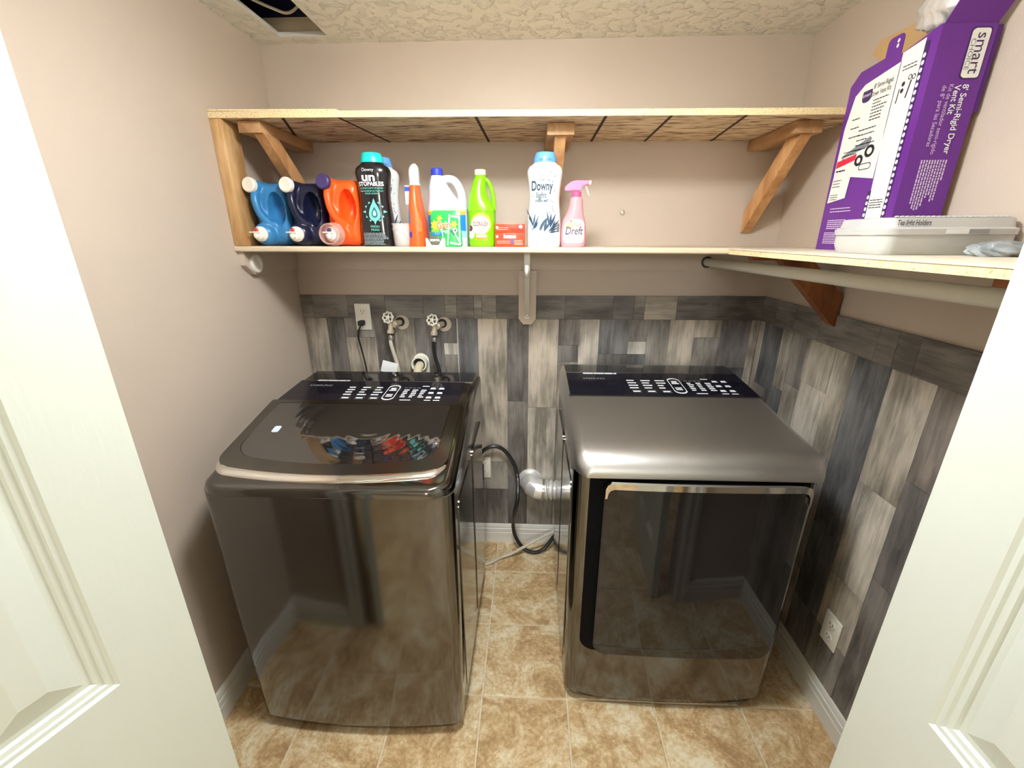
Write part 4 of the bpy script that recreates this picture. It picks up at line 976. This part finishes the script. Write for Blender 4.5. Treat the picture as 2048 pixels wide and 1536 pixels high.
deco('film_edge', [[(.046, .01), (.051, .004), (.0505, .116), (.0465, .112)], [(.02, .098), (.046, .094), (.046, .098), (.024, .104)]], print_white, t, fPO, .0012)

# small card tray
t = thing('sample_carton', 'tiny white open carton with a dark green hexagon badge before the green pouch', 'carton', place(-.330, -.374), None, world=False)
b = B(); sil = [(-.033, 0), (.033, 0), (.033, .029), (.026, .0275), (-.026, .0275), (-.033, .029)]
prism(b, sil, lambda x, z, d: (x, d, z), -.006, -.0045); box(b, -.033, .033, .0045, .006, 0, .026); box(b, -.033, -.0315, -.0045, .0045, 0, .027); box(b, .0315, .033, -.0045, .0045, 0, .027); box(b, -.0315, .0315, -.0045, .0045, 0, .0015)
obj('tray', b, pc('carton_white', 226, 226, 212), t, 0)
fc = lambda x, z: -.0060
deco('badge', [[(-.014, .006), (.012, .006), (.023, .0275), (-.026, .0275)]], pc('badge_green', 96, 106, 84), t, fc, .0004, .02); words('lettering', 'HOWTA', .010, -.001, .0215, print_white, t, fc, .034, off=.0009, bold=.0006); words('lettering', 'ultimate', .005, -.001, .0135, pc('print_rust', 196, 96, 84), t, fc, .022, off=.0009)
b = B(); box(b, -.0165, .014, -.0030, .0030, .0018, .0355, .002); obj('insert_card', b, pc('badge_green', 96, 106, 84), t, 30)

# green bleach bottle
t = thing('color_bleach_bottle', 'lime green bleach bottle with pale cap and round cream label', 'bottle', place(-.176, -.282), None, world=False)
GB = smooth_sections([(0, 0, 0, .043, .038, 3), (.004, 0, 0, .046, .042, 3), (.028, 0, 0, .0485, .0435, 2.6), (.115, 0, 0, .0485, .0435, 2.6), (.119, 0, 0, .0500, .045, 2.6), (.142, -.004, 0, .0440, .042, 2.4), (.165, -.010, 0, .0350, .036, 2.2), (.190, -.010, 0, .0275, .030, 2.1), (.220, -.005, 0, .0225, .0235, 2), (.232, -.003, 0, .0185, .0185, 2), (.236, -.003, 0, .0185, .0185, 2)], 4)
fGB = front_fn(GB); lime = pc('bottle_lime', 126, 212, 18, .25)
obj('body', loft(B(), GB, 36), lime, t, 40)
obj('handle', tube(B(), [(.006, 0, .224), (.022, 0, .218), (.035, 0, .194), (.042, 0, .160), (.0425, 0, .122)], lambda q: .0075+.001*q, 12), lime, t)
obj('cap', lathe(B(), [(.0195, .2362), (.0200, .238), (.0195, .252), (.017, .254), (0, .2542)], Matrix.Translation((-.003, 0, 0)), 24), pc('cap_cream', 228, 236, 190), t)
deco('round_label', [circ(.000, .077, .0365, .036, 32)], pc('label_lemon', 224, 226, 60), t, fGB, .0005); deco('round_label', [circ(-.002, .073, .0330, .031, 32)], pc('label_cream', 248, 240, 214), t, fGB, .0009)
words('lettering', 'CLORALEX', .021, -.002, .0755, pc('print_maroon', 112, 40, 36), t, fGB, .054, off=.0014, bold=.0004); words('lettering', 'COLOR', .0125, -.002, .057, pc('print_darkolive', 70, 60, 50), t, fGB, .034, off=.0014)
for i, (c, z, x1) in enumerate(((pc('label_yellow', 250, 232, 120), .041, .016), (pc('label_cream', 248, 240, 214), .032, .020), (pc('label_tangerine', 244, 140, 60), .023, .022))): deco('label_stripe', [[(-.018, z), (x1, z), (x1, z+.0075), (-.018, z+.0075)]], c, t, fGB, .0008)
deco('side_badge', [circ(-.036, .050, .013, .024, 20)], pc('label_cream', 248, 240, 214), t, fGB, .0008); deco('side_badge', [circ(-.038, .062, .008, .010, 20)], pc('badge_brown', 110, 74, 60), t, fGB, .0012)

# red dryer-sheet boxes
def sheet_box(label, z, h, first):
    t = thing('dryer_sheet_box', label, 'box', (-.074, -.300, z), 'red dryer-sheet boxes', world=False)
    b = B(); box(b, -.053, .053, -.030, .030, 0, h, .0015); obj('carton', b, pc('box_red', 236, 74, 42), t, 30)
    f = lambda x, z: -.030
    w2 = print_white
    deco('logo_square', [rrect(-.049, -.041, h-.016, h-.008, .001, 2)], w2, t, f, .0005, .02)
    if first:
        words('lettering', 'bounce', .018, 0, h-.0115, w2, t, f, .044, off=.0006, bold=.0012); deco('round_badge', [circ(.008, .018, .0055)], pc('label_cobalt', 52, 88, 190), t, f, .0005, .02)
        deco('small_print', bars(-.046, .002, .018, 2, .006, .002, rnd, .9)+bars(.016, .048, .020, 4, .0045, .0022, rnd, .8), pc('print_pink', 248, 180, 160), t, f, .0005, .02)
    else:
        deco('round_badge', [circ(.038, h-.010, .0065)], pc('label_paleblue', 160, 190, 230), t, f, .0005, .02)
        deco('red_panel', [[(.002, .007), (.048, .007), (.048, h-.015), (.002, h-.015)]], pc('box_darkred', 206, 36, 16), t, f, .0005, .02)
        deco('small_print', bars(-.046, -.006, .016, 2, .006, .002, rnd, .9), pc('print_pink', 248, 180, 160), t, f, .0007, .02)
    return t
zb_ = zs_(-.02)+.0006
sheet_box('red dryer-sheet box with white lettering, lower of the stacked two', zb_, .0465, True)
sheet_box('thin red dryer-sheet box without large lettering, upper of the stacked two', zb_+.0468, .0300, False)

# pink spray bottle
t = thing('spray_bottle', 'pink stain spray bottle with trigger, at the right end of the bottle row', 'bottle', place(.151, -.300), None, world=False)
DB = smooth_sections([(0, 0, 0, .039, .024, 2.8), (.004, 0, 0, .0425, .027, 2.8), (.04, 0, 0, .0450, .028, 2.7), (.085, 0, 0, .0405, .027, 2.5), (.110, .003, 0, .0305, .024, 2.3), (.140, .006, 0, .0235, .020, 2.1), (.158, .006, 0, .0215, .018, 2), (.165, .006, 0, .0160, .016, 2)], 4)
fDB = front_fn(DB); pk = clear_plastic('pink_bottle', lin(238, 160, 168), .93, .15)
obj('body', loft(B(), DB, 32), pk, t, 40)
obj('collar', lathe(B(), [(.0165, .1655), (.0165, .181), (.013, .183)], Matrix.Translation((.006, 0, 0)), 20), pc('spray_hotpink', 238, 92, 140), t)
hp = [(-.036, .186), (-.034, .198), (-.016, .2125), (.000, .2165), (.046, .2165), (.046, .204), (.030, .201), (.022, .194), (.020, .1845), (-.010, .1845), (-.030, .183)]
b = prism(B(), hp, lambda x, z, d: (x, d, z), -.011, .011); bmesh.ops.bevel(b, geom=b.edges[:], offset=.002, segments=2, affect='EDGES'); obj('spray_head', b, pc('spray_pink', 248, 132, 172), t)
b = B(); box(b, .0465, .054, -.008, .008, .2035, .2165, .0015); obj('nozzle', b, pc('white_cap', 244, 240, 228), t)
obj('trigger', tube(B(), [(.036, 0, .2005), (.040, 0, .192), (.045, 0, .180), (.049, 0, .170)], .0042, 8), clear_plastic('trigger_clear', lin(232, 216, 212), .6), t)
deco('label_plate', [rrect(-.037, .036, .014, .092, (.018, .034, .012, .012), 5)], pc('label_blush', 250, 232, 222), t, fDB, .0006)
words('lettering', 'Dreft', .036, -.001, .053, pc('print_slate', 82, 74, 100), t, fDB, .062, off=.0013, shear=.2, bold=.0004)
deco('portrait_patch', [circ(-.012, .075, .013, .011)], pc('print_skin', 244, 188, 150), t, fDB, .0010); deco('portrait_patch', [circ(-.017, .068, .015, .008)], pc('print_peach2', 240, 170, 128), t, fDB, .0009)
deco('portrait_patch', [blade(-.016, .085, .012, .35, .002)], pc('badge_brown', 110, 74, 60), t, fDB, .0014)
words('lettering', 'Stain Remover', .0072, -.004, .037, pc('print_slate', 82, 74, 100), t, fDB, .048, off=.0013, rot=-.05); words('lettering', '& Odor Eliminator', .0064, .0, .0295, pc('print_slate', 82, 74, 100), t, fDB, .046, off=.0013, rot=.03)
deco('small_print', bars(.006, .028, .079, 4, .0035, .0013, rnd, .8), pc('print_rust', 196, 96, 84), t, fDB, .0012)

# ------------------------------------------------------------------ purple carton on the right-hand shelf
BX0, BX1, BY0, BY1, BZ0, BZ1 = .888, 1.004, -.758, -.490, ZR+.0004, 2.008
t = thing('duct_kit_carton', 'tall open purple carton with white front strip on the right-hand shelf', 'carton', ((BX0+BX1)/2, (BY0+BY1)/2, BZ0))
purple = mat('carton_purple', lin(104, 42, 140), .3, var=.05, scale=6); kraft = mat('kraft_inside', lin(206, 170, 118), .75, var=.06); cwhite = mat('carton_print_white', lin(236, 236, 228), .35, var=.01)
th = .0025
ztop = lambda y: BZ1-.012-.015*((y-BY0)/(BY1-BY0))
b = B(); prism(b, [(BY0, BZ0), (BY1, BZ0), (BY1, BZ1-.045), (BY1-.03, BZ1-.018), (BY0+.12, BZ1-.010), (BY0+.104, BZ1-.020), (BY0+.10, BZ1-.020), (BY0+.006, BZ1), (BY0, BZ1)], lambda y, z, d: (d, y, z), BX0, BX0+th); obj('side_panel', b, purple, t, 0)
b = B(); box(b, BX0+th, BX1, BY0, BY0+th, BZ0, BZ1); obj('front_panel', b, purple, t, 0)
b = B(); box(b, BX0+th, BX1, BY1-th, BY1, BZ0, BZ1-.05); obj('rear_panel', b, kraft, t, 0)
b = B(); box(b, BX1-th, BX1, BY0+th, BY1-th, BZ0, BZ1-.004); obj('wall_panel', b, kraft, t, 0)
b = B(); box(b, BX0+th, BX1-th, BY0+th, BY1-th, BZ0, BZ0+.003); obj('bottom_panel', b, kraft, t, 0)
b = B(); prism(b, [(BY0+.01, BZ1-.002), (BY1-.003, BZ1-.012), (BY1+.115, BZ1+.070), (BY1+.09, BZ1+.095), (BY0+.10, BZ1+.086)], lambda y, z, d: (BX1-th-.0005-d, y, z), 0, .002); obj('inner_flap', b, kraft, t, 0)
b = B(); prism(b, rrect(BY0+.108, BY0+.158, BZ1-.022, BZ1+.026, (.012, .012, .001, .001), 4), lambda y, z, d: (BX0+d, y, z), .0004, .0022); obj('tab', b, purple, t, 0)
# tall front flap standing open, bent toward the room
b = B(); fl_ = [(BX0+.004, BZ1+.0005, BY0), (BX1-.001, BZ1+.0005, BY0), (BX1+.016, BZ1+.09, BY0-.045), (BX0+.016, BZ1+.09, BY0-.045)]
va = [b.verts.new((x, y, z)) for x, z, y in fl_]; vb = [b.verts.new((x, y+.0022, z)) for x, z, y in fl_]
b.faces.new(va); b.faces.new(vb[::-1])
for i in range(4): b.faces.new((va[i], vb[i], vb[(i+1) % 4], va[(i+1) % 4]))
bmesh.ops.recalc_face_normals(b, faces=b.faces[:]); obj('top_flap', b, purple, t, 0)
b = B(); box(b, BX1+.0004, BX1+.0110, BY0+.001, BY0+.003, BZ1-.17, BZ1-.004); obj('glue_flap', b, mat('carton_violet', lin(78, 24, 112), .4), t, 0)
# art on the left face (facing -x): coordinates (s along -y from rear edge, z)
def left(polys, m, name, off=.0006, z0=BZ0): return obj(name, onto(art(polys), lambda s, z: (BX0-off, BY1-s, z0+z)), m, t, 0)
def lefttext(s_, size, cs, cz, m, w=None, off=.0014, bold=0): return obj('lettering', onto(text(s_, size, w, cs, cz, bold=bold), lambda s, z: (BX0-off, BY1-s, BZ0+z)), m, t, 0)
ink = pc('ink_black', 40, 38, 44); inkp = pc('ink_purple', 62, 34, 92); paleprint = pc('print_lilac', 216, 196, 226)
Hc = BZ1-BZ0
left([[(.178, 0), (.232, 0), (.232, Hc-.012), (.170, Hc-.021), (.170, .3), (.178, .12)]], cwhite, 'white_band')
pn = [(.012, .12), (.165, .175), (.165, .178)]
left([[(.012, .205), (.172, .180), (.172, Hc-.038), (.060, Hc-.055), (.030, Hc-.075), (.014, Hc-.15)]], cwhite, 'white_window')
for s0, zA, zB, nm in ((.2385, .02, Hc-.02, 0), (.1725, .004, .15, 0)):
    k = int((zB-zA)/.0145); left([circ(s0, zA+.0145*i, .0042, .0050, 10) for i in range(k)], print_white, 'dot_border', .0012)
    left([[(s0-.0058, zA-.004), (s0+.0058, zA-.004), (s0+.0058, zB), (s0-.0058, zB)]], inkp, 'border_strip', .0008)
left([circ(.146, Hc+.002+.0105*i, .0040, .0046, 10) for i in range(2)], print_white, 'dot_border', .0012)
left([rrect(.060, .094, Hc-.100, Hc-.072, (.004, .004, .012, .012), 3)], inkp, 'logo_shield', .0010); lefttext('smart', .012, .077, Hc-.083, print_white, .028, .0016)
lefttext("8' Semi-Rigid", .016, .128, Hc-.070, ink, .062); lefttext('Dryer Vent Kit', .016, .126, Hc-.087, ink, .064)
left(bars(.105, .160, Hc-.104, 7, .0075, .0026, rnd, .5), ink, 'small_print', .0010); left(bars(.04, .085, Hc-.135, 3, .022, .0026, rnd, .5)+bars(.075, .150, Hc-.168, 5, .012, .0026, rnd, .5)+bars(.035, .110, Hc-.215, 5, .0085, .0022, rnd, .5), ink, 'small_print', .0010)
left([[(.030, .245), (.128, .262), (.134, .280), (.126, .286), (.030, .252)]], pc('print_steel', 130, 136, 142), 'duct_picture', .0010)
left(ringpoly(circ(.135, .250, .017, .015), circ(.135, .250, .009, .008))+ringpoly(circ(.102, .232, .015, .014), circ(.102, .232, .007, .007)), ink, 'clamp_picture', .0010)
left(ringpoly(rrect(.108, .152, .206, .222, .007, 3), rrect(.110, .150, .208, .220, .006, 3)), ink, 'clamp_picture', .0010)
left([[(.015, .222), (.088, .235), (.090, .250), (.016, .240)]], pc('sticker_red', 220, 44, 70), 'price_sticker_band', .0016); left([[(.010, .130), (.082, .140), (.088, .235), (.015, .222)]], cwhite, 'price_sticker', .0014)
left(bars(.020, .06, .212, 1, .01, .004, rnd, .9)+bars(.018, .06, .188, 3, .008, .0018, rnd, .7)+bars(.018, .055, .150, 3, .006, .0016, rnd, .7), ink, 'small_print', .0020)
left(bars(.030, .120, .112, 2, .008, .0025, rnd, .9)+bars(.030, .115, .080, 5, .0055, .0028, rnd, .85)+bars(.026, .105, .046, 7, .0048, .0022, rnd, .8), paleprint, 'small_print', .0008)
left(bars(.182, .226, Hc-.055, 2, .007, .0022, rnd, .9)+bars(.182, .228, .125, 4, .006, .0022, rnd, .9)+bars(.182, .226, .028, 3, .005, .0018, rnd, .9), ink, 'small_print', .0010)
left([[(.190+.0035*i, .052), (.190+.0035*i+(.0022 if i % 3 else .0012), .052), (.190+.0035*i+(.0022 if i % 3 else .0012), .078), (.190+.0035*i, .078)] for i in range(10)], ink, 'barcode', .0010)
left([circ(.196, Hc-.092, .005), circ(.196, Hc-.106, .005), [(.184, Hc-.13), (.187, Hc-.13), (.189, Hc-.10), (.186, Hc-.10)], [(.210, Hc-.125), (.214, Hc-.125), (.220, Hc-.09), (.216, Hc-.088)]]+ringpoly(circ(.212, Hc-.082, .0055), circ(.212, Hc-.082, .0035))+ringpoly(circ(.223, Hc-.084, .0055), circ(.223, Hc-.084, .0035)), ink, 'tool_icons', .0010)
# art on the front (facing -y), text reading downwards
def front(polys, m, name, off=.0006): return obj(name, onto(art(polys), lambda a, z: (BX0+a, BY0-off, BZ0+z)), m, t, 0)
def fronttext(s_, size, a, z, m, w=None, off=.0014, bold=0): return obj('lettering', onto(text(s_, size, w, 0, 0, bold=bold), lambda u, v: (BX0+a+v, BY0-off, BZ0+z-u)), m, t, 0)
bd_ = rrect(.068, .104, .372, .464, (.006, .006, .006, .006), 3); bd_ = [(a-(.010*(1-((z-.418)/.046)**2) if a < .08 else 0)+.0, z) for a, z in bd_]
front([[(a+(a-.086)*.13, z+(z-.418)*.06) for a, z in bd_]], inkp, 'logo_rim'); front([bd_], cwhite, 'logo_shield', .0010)
fronttext('smart', .034, .089, .418, inkp, .076); fronttext('CHOICE', .014, .072, .416, print_grey, .058)
fronttext("8' Semi-Rigid Dryer", .019, .083, .290, print_white, .140, bold=.0003); fronttext('Vent Kit', .019, .066, .330, print_white, .058, bold=.0003)
fronttext('Kit de ventilador semi-rigido', .014, .052, .290, paleprint, .140); fronttext('de 8" para las Secadoras', .014, .038, .297, paleprint, .122)
tx = []
for i in range(10):
    a = .088-i*.0062; L = rnd.uniform(.072, .108) if i else .042; z = .208
    while z > .208-L:
        w_ = rnd.uniform(.004, .010); tx.append([(a, z), (a+.0034, z), (a+.0034, z-w_), (a, z-w_)]); z -= w_+.0015
front(tx, paleprint, 'small_print', .0008)
# foil duct wrapped in plastic sticking out of the carton
fb = B(); bmesh.ops.create_icosphere(fb, subdivisions=4, radius=1)
fr_ = random.Random(5)
for v in fb.verts:
    a = math.atan2(v.co.y, v.co.x); v.co *= 1+.07*math.sin(9*v.co.z+3*a)+.05*math.sin(17*v.co.y+5*v.co.x)+fr_.uniform(-.02, .02)
bmesh.ops.scale(fb, vec=(.028, .070, .052), verts=fb.verts[:]); bmesh.ops.translate(fb, vec=(.948, -.672, 2.078), verts=fb.verts[:])
o = obj('foil_duct', fb, alu, None, 50); o['label'] = 'crumpled silver foil duct poking out of the top of the purple carton'; o['category'] = 'duct'

# storage bin and plastic bag
t = thing('storage_bin', 'low translucent plastic bin with handwriting in front of the purple carton', 'bin', (.885, -.86, ZR+.0003))
milk = clear_plastic('milky_plastic', lin(214, 214, 210), .72, .25)
def bin_box(x0, x1, y0, y1, z0, z1, r, dr):
    L = []
    for z, g in ((z0, dr), (z0+.006, dr*.6), (z1-.02, 0), (z1, 0)): L.append([Vector((a, b_, z)) for a, b_ in rrect(x0+g, x1-g, y0+g, y1-g, r, 5)])
    for z, g in ((z1, .003), (z0+.009, dr*.6+.003), (z0+.004, dr+.004)): L.append([Vector((a, b_, z)) for a, b_ in rrect(x0+g, x1-g, y0+g, y1-g, r, 5)])
    return rings(B(), L)
bx0, bx1, by0, by1 = .748, 1.018, -.945, -.768
z0 = ZR+.0006
obj('tub', bin_box(bx0, bx1, by0, by1, z0, z0+.040, .022, .006), milk, t, 30)
L = [[Vector((a, b_, z)) for a, b_ in rrect(bx0-g, bx1+g*.5, by0-g, by1+g, .024, 5)] for z, g in ((z0+.0405, .003), (z0+.052, .004), (z0+.054, .002), (z0+.056, -.003), (z0+.0735, -.006), (z0+.0755, -.012))]
obj('lid', rings(B(), L), milk, t, 30)
scal = B()
for k in range(22): lathe(scal, [(.0045, 0), (.004, .0022), (.0, .003)], axis((bx0+.018+.0105*k, by0+.012, z0+.0756), (0, 0, 1)), 8)
obj('lid_beads', scal, milk, t)
obj('handwriting', onto(text('Tea light Holders', .0150, .068, .796, z0+.0640, shear=.12, bold=.0003), lambda x, z: (x, by0+.0012, z)), pc('ink_grey', 70, 70, 80), t, 0)
b = B(); box(b, .86, .905, by0-.0052, by0-.0044, z0+.0425, z0+.0515); obj('label_strip', b, pc('tag_white', 228, 226, 222), t, 0)
b = B(); box(b, .907, .945, by0-.0052, by0-.0044, z0+.0425, z0+.0515); obj('latch', b, mat('latch_grey', lin(150, 148, 146), .4), t, 0)
fb = B(); bmesh.ops.create_icosphere(fb, subdivisions=4, radius=1)
for v in fb.verts: v.co *= 1+.12*math.sin(7*v.co.x+4*v.co.y)+.08*math.sin(13*v.co.y-6*v.co.z)
bmesh.ops.scale(fb, vec=(.055, .030, .016), verts=fb.verts[:])
for v in fb.verts: v.co.z = max(v.co.z, -.0125)
bmesh.ops.translate(fb, vec=(.930, -1.0, ZR+.0128), verts=fb.verts[:])
o = obj('plastic_bag', fb, mat('grey_film', lin(150, 156, 160), .3, var=.5, scale=40, stretch=(.4, 1, 1)), None, 50); o['label'] = 'crumpled grey plastic bag lying before the translucent bin'; o['category'] = 'bag'

# ------------------------------------------------------------------ ceiling lamp of the closet (above the frame)
t = thing('ceiling_lamp', 'round flush ceiling lamp above the machines', 'lamp', (-.06, -1.13, H))
obj('canopy', lathe(B(), [(.13, 0), (.14, -.006), (.14, -.022), (.13, -.024)], axis((-.06, -1.13, H-.0004), (0, 0, 1)), 32), white_trim, t)
dm = mat('lamp_diffuser', (.9, .88, .82), .4, emit=(.95, .985, 1.0, LAMP_STRENGTH))
obj('diffuser', lathe(B(), [(.128, -.0245), (.136, -.030), (.138, -.056), (.130, -.063), (.10, -.067), (.06, -.071), (.03, -.0725), (0, -.073)], axis((-.06, -1.13, H-.0004), (0, 0, 1)), 24), dm, t)
